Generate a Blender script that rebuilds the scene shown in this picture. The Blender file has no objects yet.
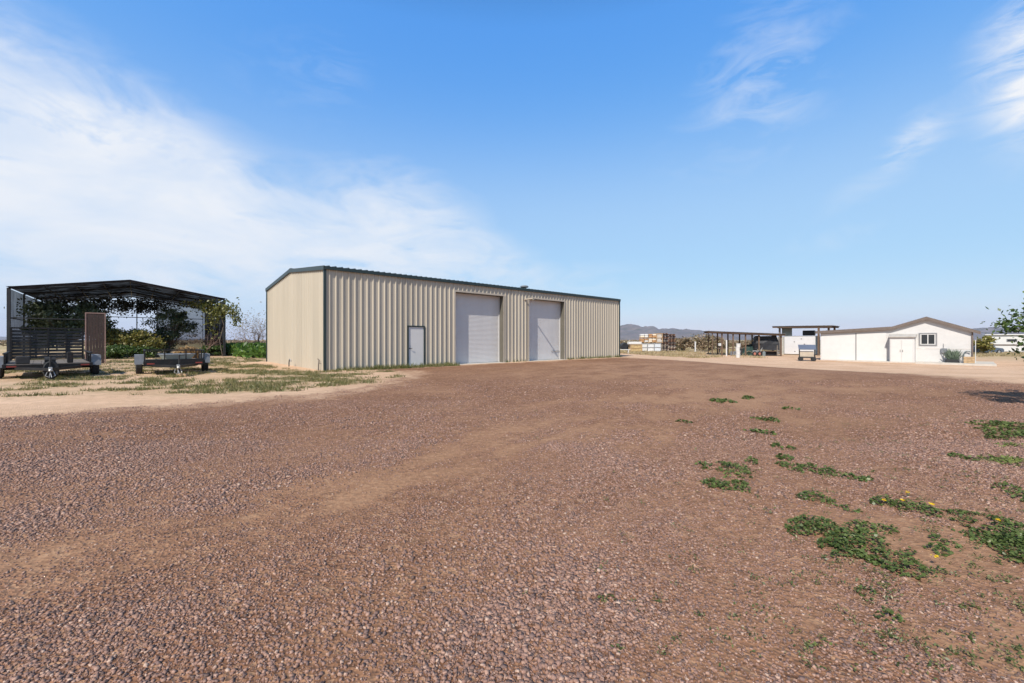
import bpy, math, random
import numpy as np
from mathutils import Vector, Matrix
random.seed(7); RNG = np.random.default_rng(11)
S = bpy.context.scene
COL = S.collection
F = 417.0; HC = 1.45; HOR = 340.0
R = math.radians

# ------------------------------------------------------------------ terrain
def smooth(t):
    t = np.clip(t, 0, 1); return t*t*(3-2*t)
def terr(x, y):
    x = np.asarray(x, float); y = np.asarray(y, float)
    z = -0.55*smooth((x-9)/13)*smooth((y-13)/18)
    z = z - 0.5*smooth((y-60)/60)*(1-smooth((x-9)/13))
    return z
_perm = RNG.random((256, 256))
def vnoise(x, y):
    x = np.asarray(x, float); y = np.asarray(y, float)
    xi = np.floor(x).astype(int); yi = np.floor(y).astype(int)
    fx = x-xi; fy = y-yi
    fx = fx*fx*(3-2*fx); fy = fy*fy*(3-2*fy)
    g = lambda a, b: _perm[a % 256, b % 256]
    return (g(xi, yi)*(1-fx)+g(xi+1, yi)*fx)*(1-fy)+(g(xi, yi+1)*(1-fx)+g(xi+1, yi+1)*fx)*fy
def fbm(x, y, o=4):
    s = 0; a = .5; t = 0
    for i in range(o):
        s = s+a*vnoise(np.asarray(x)*2**i+i*17.3, np.asarray(y)*2**i+i*9.1); t += a; a *= .5
    return s/t
def G(px, py):
    """ground point seen in direction (px,py)"""
    z = 0.0
    for _ in range(12):
        Z = F*(HC-z)/(py-HOR); X = (px-512)/F*Z; z = .5*z+.5*float(terr(X, Z))
    return X, Z, float(terr(X, Z))

# ------------------------------------------------------------------ materials
def nodes_of(name):
    m = bpy.data.materials.new(name); m.use_nodes = True
    nt = m.node_tree; nt.nodes.clear()
    out = nt.nodes.new('ShaderNodeOutputMaterial')
    return m, nt, out
def N(nt, typ, **kw):
    n = nt.nodes.new(typ)
    for k, v in kw.items():
        if hasattr(n, k) and not k.startswith('i_'): setattr(n, k, v)
    return n
def mth(nt, op, a, b=None, c=None, clamp=False):
    n = nt.nodes.new('ShaderNodeMath'); n.operation = op; n.use_clamp = clamp
    for i, v in enumerate((a, b, c)):
        if v is None: continue
        if isinstance(v, (int, float)): n.inputs[i].default_value = v
        else: nt.links.new(v, n.inputs[i])
    return n.outputs[0]
def noise(nt, vec, scale, detail=4, rough=.55, dist=0.0):
    n = nt.nodes.new('ShaderNodeTexNoise')
    n.inputs['Scale'].default_value = scale; n.inputs['Detail'].default_value = detail
    n.inputs['Roughness'].default_value = rough; n.inputs['Distortion'].default_value = dist
    if vec is not None: nt.links.new(vec, n.inputs['Vector'])
    return n.outputs['Fac']
def ramp(nt, fac, stops, interp='LINEAR'):
    n = nt.nodes.new('ShaderNodeValToRGB'); cr = n.color_ramp; cr.interpolation = interp
    while len(cr.elements) < len(stops): cr.elements.new(.5)
    for e, (p, c) in zip(cr.elements, stops):
        e.position = p; e.color = (c[0], c[1], c[2], 1) if not isinstance(c, (int, float)) else (c, c, c, 1)
    nt.links.new(fac, n.inputs[0]); return n.outputs[0]
def mix(nt, fac, a, b, mode='MIX'):
    n = nt.nodes.new('ShaderNodeMix'); n.data_type = 'RGBA'; n.blend_type = mode
    for sock, v in ((n.inputs[0], fac), (n.inputs[6], a), (n.inputs[7], b)):
        if isinstance(v, (int, float)): sock.default_value = v
        elif isinstance(v, tuple): sock.default_value = (v[0], v[1], v[2], 1)
        else: nt.links.new(v, sock)
    return n.outputs[2]
def worldpos(nt):
    return nt.nodes.new('ShaderNodeNewGeometry').outputs['Position']
def bump(nt, h, strength=.3, dist=.01):
    b = nt.nodes.new('ShaderNodeBump'); b.inputs['Strength'].default_value = strength
    b.inputs['Distance'].default_value = dist; nt.links.new(h, b.inputs['Height']); return b.outputs[0]
def principled(nt, out, col, rough=.8, metal=0.0, normal=None, spec=.3):
    p = nt.nodes.new('ShaderNodeBsdfPrincipled')
    if isinstance(col, tuple): p.inputs['Base Color'].default_value = (col[0], col[1], col[2], 1)
    else: nt.links.new(col, p.inputs['Base Color'])
    if isinstance(rough, (int, float)): p.inputs['Roughness'].default_value = rough
    else: nt.links.new(rough, p.inputs['Roughness'])
    p.inputs['Metallic'].default_value = metal; p.inputs['Specular IOR Level'].default_value = spec
    if normal is not None: nt.links.new(normal, p.inputs['Normal'])
    nt.links.new(p.outputs[0], out.inputs[0]); return p
MATS = {}
def mat(name, col, rough=.7, metal=0.0, var=.15, scale=3.0, second=None, amt=.5, bmp=0.0, bscale=40, streak=False):
    if name in MATS: return MATS[name]
    m, nt, out = nodes_of(name)
    tc = nt.nodes.new('ShaderNodeTexCoord').outputs['Object']
    if streak:
        mp = nt.nodes.new('ShaderNodeMapping'); mp.inputs['Scale'].default_value = (1, 1, .12)
        nt.links.new(tc, mp.inputs[0]); tc = mp.outputs[0]
    n1 = noise(nt, tc, scale, 5, .6)
    lo = tuple(c*(1-var) for c in col); hi = tuple(min(1, c*(1+var)) for c in col)
    c = ramp(nt, n1, [(.3, lo), (.7, hi)])
    if second:
        n2 = noise(nt, tc, scale*2.3, 6, .65)
        f = ramp(nt, n2, [(1-amt-.08, 0.0), (1-amt+.1, 1.0)])
        c = mix(nt, f, c, second)
    nb = None
    if bmp: nb = bump(nt, noise(nt, tc, bscale, 4), bmp, .01)
    principled(nt, out, c, rough, metal, nb)
    MATS[name] = m; return m
def leafmat(name, cols, trans=.35):
    if name in MATS: return MATS[name]
    m, nt, out = nodes_of(name)
    at = nt.nodes.new('ShaderNodeAttribute'); at.attribute_name = 'shade'
    n = len(cols)
    c = ramp(nt, at.outputs['Fac'], [(i/(n-1), k) for i, k in enumerate(cols)])
    d = nt.nodes.new('ShaderNodeBsdfDiffuse'); t = nt.nodes.new('ShaderNodeBsdfTranslucent')
    g = nt.nodes.new('ShaderNodeBsdfGlossy'); g.inputs['Roughness'].default_value = .45
    g.inputs['Color'].default_value = (.6, .6, .6, 1)
    nt.links.new(c, d.inputs[0]); nt.links.new(c, t.inputs[0])
    mx = nt.nodes.new('ShaderNodeMixShader'); mx.inputs[0].default_value = trans
    nt.links.new(d.outputs[0], mx.inputs[1]); nt.links.new(t.outputs[0], mx.inputs[2])
    m2 = nt.nodes.new('ShaderNodeMixShader'); m2.inputs[0].default_value = .05
    nt.links.new(mx.outputs[0], m2.inputs[1]); nt.links.new(g.outputs[0], m2.inputs[2])
    nt.links.new(m2.outputs[0], out.inputs[0]); MATS[name] = m; return m

# ------------------------------------------------------------------ objects
def tag(o, label=None, cat=None, group=None, kind=None):
    if label: o['label'] = label
    if cat: o['category'] = cat
    if group: o['group'] = group
    if kind: o['kind'] = kind
    return o
def thing(name, label, cat, loc, rz=0, group=None):
    o = bpy.data.objects.new(name, None); COL.objects.link(o)
    o.empty_display_size = .2
    o.location = loc; o.rotation_euler = (0, 0, rz)
    return tag(o, label, cat, group)
def link_mesh(name, me, m, parent=None, loc=None, rz=0):
    if m is not None: me.materials.append(m)
    o = bpy.data.objects.new(name, me); COL.objects.link(o)
    if parent: o.parent = parent
    if loc is not None: o.location = loc; o.rotation_euler = (0, 0, rz)
    return o
class MB:
    def __init__(s): s.v = []; s.f = []
    def add(s, vs, fs):
        b = len(s.v); s.v += [tuple(v) for v in vs]; s.f += [tuple(i+b for i in f) for f in fs]; return s
    def box(s, x0, x1, y0, y1, z0, z1, bev=0.0):
        if bev <= 0:
            return s.add([(x0,y0,z0),(x1,y0,z0),(x1,y1,z0),(x0,y1,z0),(x0,y0,z1),(x1,y0,z1),(x1,y1,z1),(x0,y1,z1)],
                  [(0,3,2,1),(4,5,6,7),(0,1,5,4),(1,2,6,5),(2,3,7,6),(3,0,4,7)])
        b = bev; vs = []; ring = []
        for (z, i) in ((z0, b), (z0+b, 0), (z1-b, 0), (z1, b)):
            j = 0 if i else 0
            pts = [(x0+i+b,y0+i),(x1-i-b,y0+i),(x1-i,y0+i+b),(x1-i,y1-i-b),(x1-i-b,y1-i),(x0+i+b,y1-i),(x0+i,y1-i-b),(x0+i,y0+i+b)]
            vs += [(p[0], p[1], z) for p in pts]
        fs = [tuple(reversed(range(8))), tuple(range(24, 32))]
        for k in range(3):
            for i in range(8):
                fs.append((k*8+i, k*8+(i+1)%8, k*8+8+(i+1)%8, k*8+8+i))
        return s.add(vs, fs)
    def bar(s, a, b, w, h=None, up=(0,0,1)):
        h = h or w; a = Vector(a); b = Vector(b); d = (b-a).normalized(); up = Vector(up)
        if abs(d.dot(up)) > .99: up = Vector((1,0,0))
        r = d.cross(up).normalized()*w/2; u = r.cross(d).normalized()*h/2
        vs = [a-r-u, a+r-u, a+r+u, a-r+u, b-r-u, b+r-u, b+r+u, b-r+u]
        return s.add(vs, [(0,1,2,3),(7,6,5,4),(0,4,5,1),(1,5,6,2),(2,6,7,3),(3,7,4,0)])
    def tube(s, pts, r, n=8, caps=True):
        pts = [Vector(p) for p in pts]; rs = r if isinstance(r, (list, tuple)) else [r]*len(pts)
        vs = []; fs = []
        prev = None
        for i, p in enumerate(pts):
            d = (pts[min(i+1, len(pts)-1)]-pts[max(i-1, 0)]).normalized()
            up = Vector((0,0,1)) if abs(d.z) < .95 else Vector((1,0,0))
            a = d.cross(up).normalized()
            if prev is not None:
                a = (prev-d*prev.dot(d)).normalized()
            prev = a; c = d.cross(a)
            for k in range(n):
                t = 2*math.pi*k/n; vs.append(p+(a*math.cos(t)+c*math.sin(t))*rs[i])
        for i in range(len(pts)-1):
            for k in range(n):
                fs.append((i*n+k, i*n+(k+1)%n, (i+1)*n+(k+1)%n, (i+1)*n+k))
        if caps: fs.append(tuple(reversed(range(n)))); fs.append(tuple(range((len(pts)-1)*n, len(pts)*n)))
        return s.add(vs, fs)
    def lathe(s, prof, c=(0,0,0), axis='z', n=20):
        vs = []; fs = []
        for (r, h) in prof:
            for k in range(n):
                t = 2*math.pi*k/n; a = r*math.cos(t); b = r*math.sin(t)
                p = {'z': (a, b, h), 'x': (h, a, b), 'y': (b, h, a)}[axis]
                vs.append((p[0]+c[0], p[1]+c[1], p[2]+c[2]))
        for i in range(len(prof)-1):
            for k in range(n):
                fs.append((i*n+k, i*n+(k+1)%n, (i+1)*n+(k+1)%n, (i+1)*n+k))
        fs.append(tuple(reversed(range(n)))); fs.append(tuple(range((len(prof)-1)*n, len(prof)*n)))
        return s.add(vs, fs)
    def quad(s, a, b, c, d): return s.add([a, b, c, d], [(0,1,2,3)])
    def prism(s, poly, y0, y1):     # poly in (x,z)
        n = len(poly); vs = [(p[0], y0, p[1]) for p in poly]+[(p[0], y1, p[1]) for p in poly]
        fs = [tuple(range(n)), tuple(reversed(range(n, 2*n)))]
        fs += [(i, n+i, n+(i+1)%n, (i+1)%n) for i in range(n)]
        return s.add(vs, fs)
    def build(s, name, m, parent=None, loc=None, rz=0, smooth=False, fix=True):
        me = bpy.data.meshes.new(name); me.from_pydata(s.v, [], s.f); me.update()
        if fix:
            import bmesh
            bm = bmesh.new(); bm.from_mesh(me); bmesh.ops.recalc_face_normals(bm, faces=bm.faces); bm.to_mesh(me); bm.free()
        if smooth: me.polygons.foreach_set('use_smooth', [True]*len(me.polygons))
        return link_mesh(name, me, m, parent, loc, rz)
def np_mesh(name, V, Fc, k, attr=None, aname='shade', smooth=False):
    """V (n,3); Fc (m,k) indices"""
    me = bpy.data.meshes.new(name)
    me.vertices.add(len(V)); me.vertices.foreach_set('co', V.astype(np.float32).ravel())
    me.loops.add(Fc.size); me.loops.foreach_set('vertex_index', Fc.astype(np.int32).ravel())
    me.polygons.add(len(Fc)); me.polygons.foreach_set('loop_start', (np.arange(len(Fc))*k).astype(np.int32))
    if attr is not None:
        attr = attr if isinstance(attr, dict) else {aname: attr}
        for an, av in attr.items():
            a = me.attributes.new(an, 'FLOAT', 'POINT'); a.data.foreach_set('value', av.astype(np.float32))
    if smooth: me.polygons.foreach_set('use_smooth', np.ones(len(Fc), bool))
    me.update(calc_edges=True); me.validate(); return me
def unit(v): return v/np.maximum(np.linalg.norm(v, axis=1, keepdims=True), 1e-9)
def leaf_mesh(name, C, size, elong=1.6, up=0.0, shade=None, down=0.0):
    n = len(C); nrm = RNG.normal(size=(n,3)); nrm[:,2] = np.abs(nrm[:,2])+up; nrm = unit(nrm)
    d = RNG.normal(size=(n,3)); d[:,2] -= down; a = unit(np.cross(nrm, unit(d))); b = np.cross(nrm, a)
    sz = (size*(.6+.8*RNG.random(n)))[:,None]
    a = a*sz*elong*.5; b = b*sz*.5
    V = np.stack([C-a, C+b*.9-a*.1, C+a, C-b*.9-a*.1], 1).reshape(-1,3)
    Fc = np.arange(4*n).reshape(n,4)
    sh = RNG.random(n) if shade is None else np.clip(shade, 0, 1)
    return np_mesh(name, V, Fc, 4, np.repeat(sh, 4))

# ------------------------------------------------------------------ common materials
M_tan = mat('tan_panel', (.455,.405,.33), .45, 0, .05, 1.2, streak=True)
M_tan2 = mat('tan_trim', (.44,.385,.32), .5, 0, .06, 2)
M_jamb = mat('dark_door_jamb', (.12,.11,.09), .6, 0, .1, 2)
M_green = mat('slate_green_trim', (.026,.041,.042), .4, 0, .12, 3)
M_rollgrey = mat('grey_roller_steel', (.58,.565,.56), .5, 0, .05, 1.5, streak=True)
M_doorgrey = mat('pale_grey_door', (.60,.59,.58), .5, 0, .04, 2)
M_white = mat('white_siding', (.56,.55,.545), .8, 0, .04, 1.5, second=(.51,.49,.475), amt=.36)
M_whitepaint = mat('white_paint', (.60,.595,.585), .5, 0, .04, 2)
M_brownfascia = mat('brown_fascia', (.15,.12,.105), .8, 0, .15, 4)
M_conc = mat('pale_concrete', (.50,.46,.41), .9, 0, .1, 4, bmp=.2)
M_black = mat('black_steel', (.012,.012,.013), .55, 0, .3, 6, second=(.05,.032,.026), amt=.38)
M_dark = mat('dark_steel', (.03,.03,.032), .5, 0, .25, 6)
M_rubber = mat('tyre_rubber', (.03,.03,.031), .9, 0, .2, 9)
M_fender = mat('weathered_grey_fender', (.20,.21,.23), .5, .2, .15, 5)
M_steel = mat('galvanised_steel', (.45,.45,.45), .4, .6, .15, 9)
M_red = mat('red_reflector', (.26,.05,.04), .4, 0, .1, 9)
M_greyplank = mat('weathered_planks', (.15,.13,.115), .9, 0, .25, 6)
M_wood = mat('bare_wood', (.42,.29,.17), .85, 0, .25, 7)
M_palwood = mat('brown_pallet_wood', (.22,.125,.085), .85, 0, .3, 7)
M_darkwood = mat('dark_wood_post', (.13,.085,.06), .9, 0, .25, 7)
M_bark = mat('bark', (.13,.10,.08), .95, 0, .3, 9)
M_twig = mat('dry_twigs', (.20,.15,.125), .95, 0, .25, 9)
M_palebark = mat('pale_dry_stalks', (.42,.33,.24), .9, 0, .2, 9)
M_glass = mat('dark_glass', (.03,.035,.04), .08, 0, .1, 2)
M_greyframe = mat('grey_window_frame', (.22,.22,.23), .6, 0, .1, 3)
M_tarp = mat('black_tarp', (.02,.021,.026), .55, 0, .3, 5)
M_gtarp = mat('dark_green_tarp', (.02,.045,.04), .6, 0, .3, 5)
M_rust = mat('rusty_brown_sheet', (.05,.036,.034), .8, 0, .2, 5, second=(.075,.048,.04), amt=.45)
M_blueglass = mat('solar_glass', (.12,.135,.18), .35, 0, .15, 2)
M_shedroof = mat('grey_tin_roof', (.13,.125,.13), .5, .2, .15, 3)
M_greyblue = mat('bluegrey_sheet', (.16,.19,.20), .6, 0, .1, 3)
M_lead = leafmat('citrus_leaves', [(.03,.06,.014), (.055,.10,.024), (.09,.15,.035), (.14,.20,.055)])
M_leafdk = leafmat('dark_leaves', [(.04,.06,.03), (.08,.11,.05), (.14,.17,.09)])
M_leafol = leafmat('olive_leaves', [(.09,.10,.02), (.17,.17,.035), (.26,.23,.06), (.32,.26,.09)])
M_leafyl = leafmat('yellow_green_leaves', [(.07,.09,.02), (.16,.17,.04), (.28,.26,.08)])
M_scrub = leafmat('scrub_leaves', [(.17,.13,.08), (.27,.20,.13), (.34,.25,.17), (.20,.19,.09)], .3)
M_lush = leafmat('lush_grass', [(.04,.09,.015), (.08,.16,.02), (.14,.23,.035)], .3)
M_weed = leafmat('weed_leaves', [(.05,.08,.02), (.09,.13,.034), (.13,.175,.05), (.21,.24,.09)], .3)
M_weedyl = leafmat('pale_weed_leaves', [(.10,.15,.04), (.18,.22,.06), (.27,.27,.09)], .3)
M_grass = leafmat('short_grass', [(.08,.10,.028), (.14,.15,.045), (.25,.22,.09), (.40,.31,.17)], .3)
M_sprig = leafmat('sprig_leaves', [(.05,.08,.02), (.10,.13,.04), (.17,.18,.06), (.26,.22,.11)], .3)
M_flower = leafmat('yellow_petals', [(.75,.50,.02), (.85,.62,.03)], .2)
M_dry = leafmat('dry_stems', [(.25,.17,.08), (.38,.25,.12), (.45,.30,.15)], .2)
M_agave = leafmat('agave_leaves', [(.05,.09,.06), (.09,.15,.10)], .1)

def clothmat(name, opacity, col):
    m, nt, out = nodes_of(name)
    tr = nt.nodes.new('ShaderNodeBsdfTransparent'); d = nt.nodes.new('ShaderNodeBsdfDiffuse')
    tc = nt.nodes.new('ShaderNodeTexCoord').outputs['Object']
    n = noise(nt, tc, 1.3, 4)
    c = ramp(nt, n, [(.3, tuple(k*.7 for k in col)), (.7, tuple(k*1.3 for k in col))]); nt.links.new(c, d.inputs[0])
    f = mth(nt, 'MULTIPLY_ADD', noise(nt, tc, .9, 3), .25, opacity-.12, clamp=True)
    mx = nt.nodes.new('ShaderNodeMixShader'); nt.links.new(f, mx.inputs[0])
    nt.links.new(tr.outputs[0], mx.inputs[1]); nt.links.new(d.outputs[0], mx.inputs[2]); nt.links.new(mx.outputs[0], out.inputs[0])
    return m
M_cloth = clothmat('black_shade_cloth', .97, (.03,.025,.024))
M_clothside = clothmat('worn_shade_cloth', .82, (.035,.035,.04))
M_clothback = clothmat('thin_shade_cloth', .66, (.03,.035,.045))

nt = M_tan.node_tree; pr_ = [n for n in nt.nodes if n.type == 'BSDF_PRINCIPLED'][0]; src_ = pr_.inputs['Base Color'].links[0].from_socket
sp_ = nt.nodes.new('ShaderNodeSeparateXYZ'); nt.links.new(nt.nodes.new('ShaderNodeTexCoord').outputs['Object'], sp_.inputs[0])
wn_ = nt.nodes.new('ShaderNodeTexWhiteNoise'); wn_.noise_dimensions = '1D'
nt.links.new(mth(nt, 'FLOOR', mth(nt, 'DIVIDE', mth(nt, 'ADD', sp_.outputs[0], mth(nt, 'MULTIPLY', sp_.outputs[1], 1.0)), .9144)), wn_.inputs['W'])
tn_ = mix(nt, 1.0, src_, ramp(nt, wn_.outputs['Value'], [(0, .93), (1, 1.05)]), 'MULTIPLY'); nt.links.new(tn_, pr_.inputs['Base Color'])
# ------------------------------------------------------------------ ground
def sand_colour(nt, pos):
    n1 = noise(nt, pos, .35, 6, .6); n2 = noise(nt, pos, 4.0, 6, .7); n3 = noise(nt, pos, 45, 3, .6)
    c = ramp(nt, n1, [(.3, (.52,.335,.215)), (.5, (.62,.42,.285)), (.72, (.70,.49,.345))])
    c = mix(nt, mth(nt, 'MULTIPLY', ramp(nt, n2, [(.45, 0.0), (.7, 1.0)]), .45), c, (.30,.195,.125))
    c = mix(nt, mth(nt, 'MULTIPLY', ramp(nt, n3, [(.5, 0.0), (.75, 1.0)]), .5), c, (.22,.15,.11))
    return c, n3, n2
def grid_lines(near, step, far, mult=1.25):
    a = list(np.arange(-near, near+.001, step)); s = step; x = near
    pos = []
    while x < far: s *= mult; x += s; pos.append(x)
    return np.array([-p for p in reversed(pos)]+a+pos)
def grid_mesh(name, xs, ys, zoff, mask=None, attrs=None, zf=terr):
    X, Y = np.meshgrid(xs, ys); Zz = zf(X, Y)+zoff
    V = np.stack([X.ravel(), Y.ravel(), Zz.ravel()], 1); nx = len(xs); ny = len(ys)
    i = np.arange(nx-1)[None,:]+np.arange(ny-1)[:,None]*nx
    Fc = np.stack([i, i+1, i+nx+1, i+nx], -1).reshape(-1,4)
    if mask is not None:
        mk = mask(X, Y).ravel(); Fc = Fc[mk[Fc].any(1)]
    at = {k: f(X, Y).ravel() for k, f in (attrs or {}).items()}
    used = np.unique(Fc); remap = -np.ones(len(V), int); remap[used] = np.arange(len(used))
    return np_mesh(name, V[used], remap[Fc], 4, {k: a[used] for k, a in at.items()} or None, smooth=True)

GRASSZ = np.array([(-9.3,19.3),(-5.5,20.5),(-3.8,17.5),(-4.6,12.5),(-6.5,10.8),(-10,10.8),(-14,10.2),(-30,11.5),(-50,18),(-50,60),(-20,60),(-16.5,29),(-17,27)])
def sdist(poly, x, y):
    """positive inside"""
    x = np.asarray(x, float); y = np.asarray(y, float); d = np.full(x.shape, 1e9); ins = np.zeros(x.shape, bool)
    n = len(poly)
    for i in range(n):
        ax, ay = poly[i]; bx, by = poly[(i+1) % n]
        ex, ey = bx-ax, by-ay; t = np.clip(((x-ax)*ex+(y-ay)*ey)/(ex*ex+ey*ey), 0, 1)
        d = np.minimum(d, np.hypot(x-ax-t*ex, y-ay-t*ey))
        with np.errstate(divide='ignore', invalid='ignore'):
            c = ((ay > y) != (by > y)) & (x < (bx-ax)*(y-ay)/(by-ay+1e-12)+ax)
        ins ^= c
    return np.where(ins, d, -d)
YARD = [(-24,6.6),(-14,7.3),(-9.6,8.2),(-7.3,9.6),(-5.2,11.4),(-4.4,14.5),(-4.9,18.5),(-7.6,20.2),(-4.2,23.4),(9.2,35.4),(10.5,33.2),(14.5,31.0),(18.8,26),(18.4,18.5),(17.6,14.6),(19.5,10),(21,4),(21,-14),(-24,-14)]
BARN_O = (-8.74, 19.5); BU = (.743,.669); BN = (-.669,.743)

def grassiness(x, y):
    d = sdist(GRASSZ, x, y)
    g = smooth(d/1.2+.3)*(.25+1.1*smooth((fbm(np.asarray(x)*.9+3, np.asarray(y)*1.5+5)-.42)/.22))
    # strip along the long wall of the barn
    t = (x-BARN_O[0])*BU[0]+(y-BARN_O[1])*BU[1]; q = (x-BARN_O[0])*BN[0]+(y-BARN_O[1])*BN[1]
    w = np.where(t < 7, .9, np.where(t < 17, .05, .22))
    s = smooth((t+.6)/1)*smooth((24.4-t)/1)*smooth((w+.35+q)/.4)*smooth((.1-q)/.1)*np.where((t > 7.2)&(t < 11.1), 0.0, 1.0)*np.where((t > 12.9)&(t < 17.2), 0.0, 1.0)
    return np.clip(np.maximum(g, s*.9), 0, 1)
def farfield(x, y):
    r = np.hypot(x, np.asarray(y)-20); return smooth((r-42)/35)
xs = grid_lines(48, .75, 9000); ys = grid_lines(66, .75, 9000)
me = grid_mesh('ground', xs, ys, 0, attrs={'grassy': grassiness, 'far': farfield})
m, nt, out = nodes_of('dry_desert_ground'); pos = worldpos(nt)
c, b3, b2 = sand_colour(nt, pos)
at = nt.nodes.new('ShaderNodeAttribute'); at.attribute_name = 'grassy'
g = mth(nt, 'MULTIPLY', at.outputs['Fac'], ramp(nt, noise(nt, pos, 3.0, 6, .7), [(.38, 0.0), (.60, 1.0)]))
c = mix(nt, mth(nt, 'MULTIPLY', g, .85), c, mix(nt, noise(nt, pos, 14, 3), (.13,.14,.05), (.32,.27,.14)))
af = nt.nodes.new('ShaderNodeAttribute'); af.attribute_name = 'far'
mp = nt.nodes.new('ShaderNodeMapping'); mp.inputs['Scale'].default_value = (1,1,1); nt.links.new(pos, mp.inputs[0])
fc = ramp(nt, noise(nt, mp.outputs[0], .03, 8, .7), [(.35, (.24,.22,.10)), (.5, (.38,.30,.17)), (.65, (.50,.38,.24))])
c = mix(nt, af.outputs['Fac'], c, fc)
principled(nt, out, c, .95, 0, bump(nt, mth(nt, 'ADD', b3, mth(nt, 'MULTIPLY', b2, 2.0)), .6, .03), .1)
tag(link_mesh('ground', me, m), 'pale sandy desert ground with patches of short grass', None, None, 'structure')

# fine sandy patches inside the gravel yard (world x, y, rx, ry, angle, strength)
FINES = [(-1.5,3.75,.22,.60,-.75,1.0), (-1.86,2.58,.13,.26,-.75,1.0), (-2.9,2.75,.7,.20,.3,.7),
         (4.6,10.2,3.4,1.6,.3,.85), (2.2,6.0,1.0,.5,.7,.5), (9.0,12.5,4.0,2.0,0,.6), (3.0,3.0,.9,.5,0,.55), (2.3,1.9,.9,.35,0,.55), (-2.4,11.5,1.0,.18,0,.9), (-1.2,10.6,.8,.12,0,.8), (6,18,8,4,0,.6), (8,24,8,5,0,.6), (5.5,7.5,1.6,.9,0,.35)]
TRACK = [G(-60, 590)[:2], G(60, 560)[:2], G(210, 535)[:2], G(330, 497)[:2], G(450, 462)[:2], G(580, 430)[:2], G(690, 402)[:2], (9.5, 15.5), (14, 22)]
def fines(x, y):
    x = np.asarray(x, float); y = np.asarray(y, float); s = np.zeros(x.shape)
    for (cx, cy, rx, ry, a, k) in FINES:
        dx = x-cx; dy = y-cy; u = (dx*math.cos(a)+dy*math.sin(a))/rx; v = (-dx*math.sin(a)+dy*math.cos(a))/ry
        s = np.maximum(s, k*np.exp(-(u*u+v*v)))
    d = np.full(x.shape, 1e9)
    for (ax, ay), (bx, by) in zip(TRACK, TRACK[1:]):
        ex, ey = bx-ax, by-ay; t = np.clip(((x-ax)*ex+(y-ay)*ey)/(ex*ex+ey*ey), 0, 1); d = np.minimum(d, np.hypot(x-ax-t*ex, y-ay-t*ey))
    w = .35+.13*y; s = np.maximum(s, .43*np.exp(-(d/w)**2))
    ca, sa = math.cos(.85), math.sin(.85); u = x*ca+y*sa; v = -x*sa+y*ca
    n = .5*fbm(x*2.2, y*2.2, 4)+.5*fbm(u*.9, v*4.2, 4)
    s = s*(.15+1.75*smooth((n-.36)/.28))+.30*smooth((fbm(u*.5+9, v*1.6, 3)-.52)/.16)
    return np.clip(s, 0, 1)
def yard_edge(x, y):
    return np.clip(sdist(YARD, x, y)+1.3*(fbm(np.asarray(x)*.5, np.asarray(y)*.5)-.5)+1.5*(fbm(np.asarray(x)*1.7, np.asarray(y)*1.7+7)-.5), -2, 2)
yx = np.concatenate([np.arange(-26,-6,.4), np.arange(-6,7,.09), np.arange(7,24,.3)]); yy = np.concatenate([np.arange(-15,.5,.5), np.arange(.5,8,.09), np.arange(8,38,.3)])
me = grid_mesh('gravel_yard', yx, yy, .012, mask=lambda x, y: yard_edge(x, y) > -.9, attrs={'edge': yard_edge, 'fines': fines})
m, nt, out = nodes_of('red_crushed_gravel'); pos = worldpos(nt)
def gravel_cells(nt, pos, scale):
    v = nt.nodes.new('ShaderNodeTexVoronoi'); v.inputs['Scale'].default_value = scale; nt.links.new(pos, v.inputs['Vector'])
    sp = nt.nodes.new('ShaderNodeSeparateColor'); nt.links.new(v.outputs['Color'], sp.inputs[0]); return v.outputs['Distance'], sp.outputs[0]
STONES = [(0, (0.115,0.063,0.040)), (.2, (0.200,0.109,0.069)), (.45, (0.252,0.136,0.085)), (.7, (0.305,0.168,0.105)), (.88, (0.379,0.223,0.141)), (1, (0.547,0.372,0.245))]
d1, r1 = gravel_cells(nt, pos, 42); d2, r2 = gravel_cells(nt, pos, 16)
cg = mix(nt, .45, ramp(nt, r1, STONES), ramp(nt, r2, STONES))
big = noise(nt, pos, .22, 5, .6)
cg = mix(nt, 1.0, cg, ramp(nt, big, [(.36, (.76,.69,.64)), (.5, (.86,.80,.77)), (.66, (.97,.96,.97))]), 'MULTIPLY')
fi = nt.nodes.new('ShaderNodeAttribute'); fi.attribute_name = 'fines'
fn = noise(nt, pos, 25, 4, .7)
red = ramp(nt, fn, [(.3, (.26,.145,.085)), (.7, (.41,.245,.145))])
ff = mth(nt, 'MULTIPLY', fi.outputs['Fac'], mth(nt, 'MULTIPLY_ADD', fn, 1.0, .2), clamp=True)
cg = mix(nt, ff, cg, red)
sc_, b3, b2 = sand_colour(nt, pos)
ed = nt.nodes.new('ShaderNodeAttribute'); ed.attribute_name = 'edge'
ef = mth(nt, 'ADD', mth(nt, 'MULTIPLY', ed.outputs['Fac'], .75), mth(nt, 'MULTIPLY_ADD', noise(nt, pos, 3, 7, .75), 2.4, -1.1))
ef = ramp(nt, ef, [(0.0, 0.0), (1.0, 1.0)])
cc = mix(nt, ef, sc_, cg)
h = mth(nt, 'ADD', mth(nt, 'MULTIPLY', d1, mth(nt, 'MULTIPLY_ADD', fi.outputs['Fac'], -.8, 1.0)), mth(nt, 'MULTIPLY', d2, .5))
principled(nt, out, cc, .93, 0, bump(nt, h, .75, .022), .15)
tag(link_mesh('gravel_yard', me, m), 'wide yard of crushed reddish gravel', None, None, 'structure')

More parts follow.
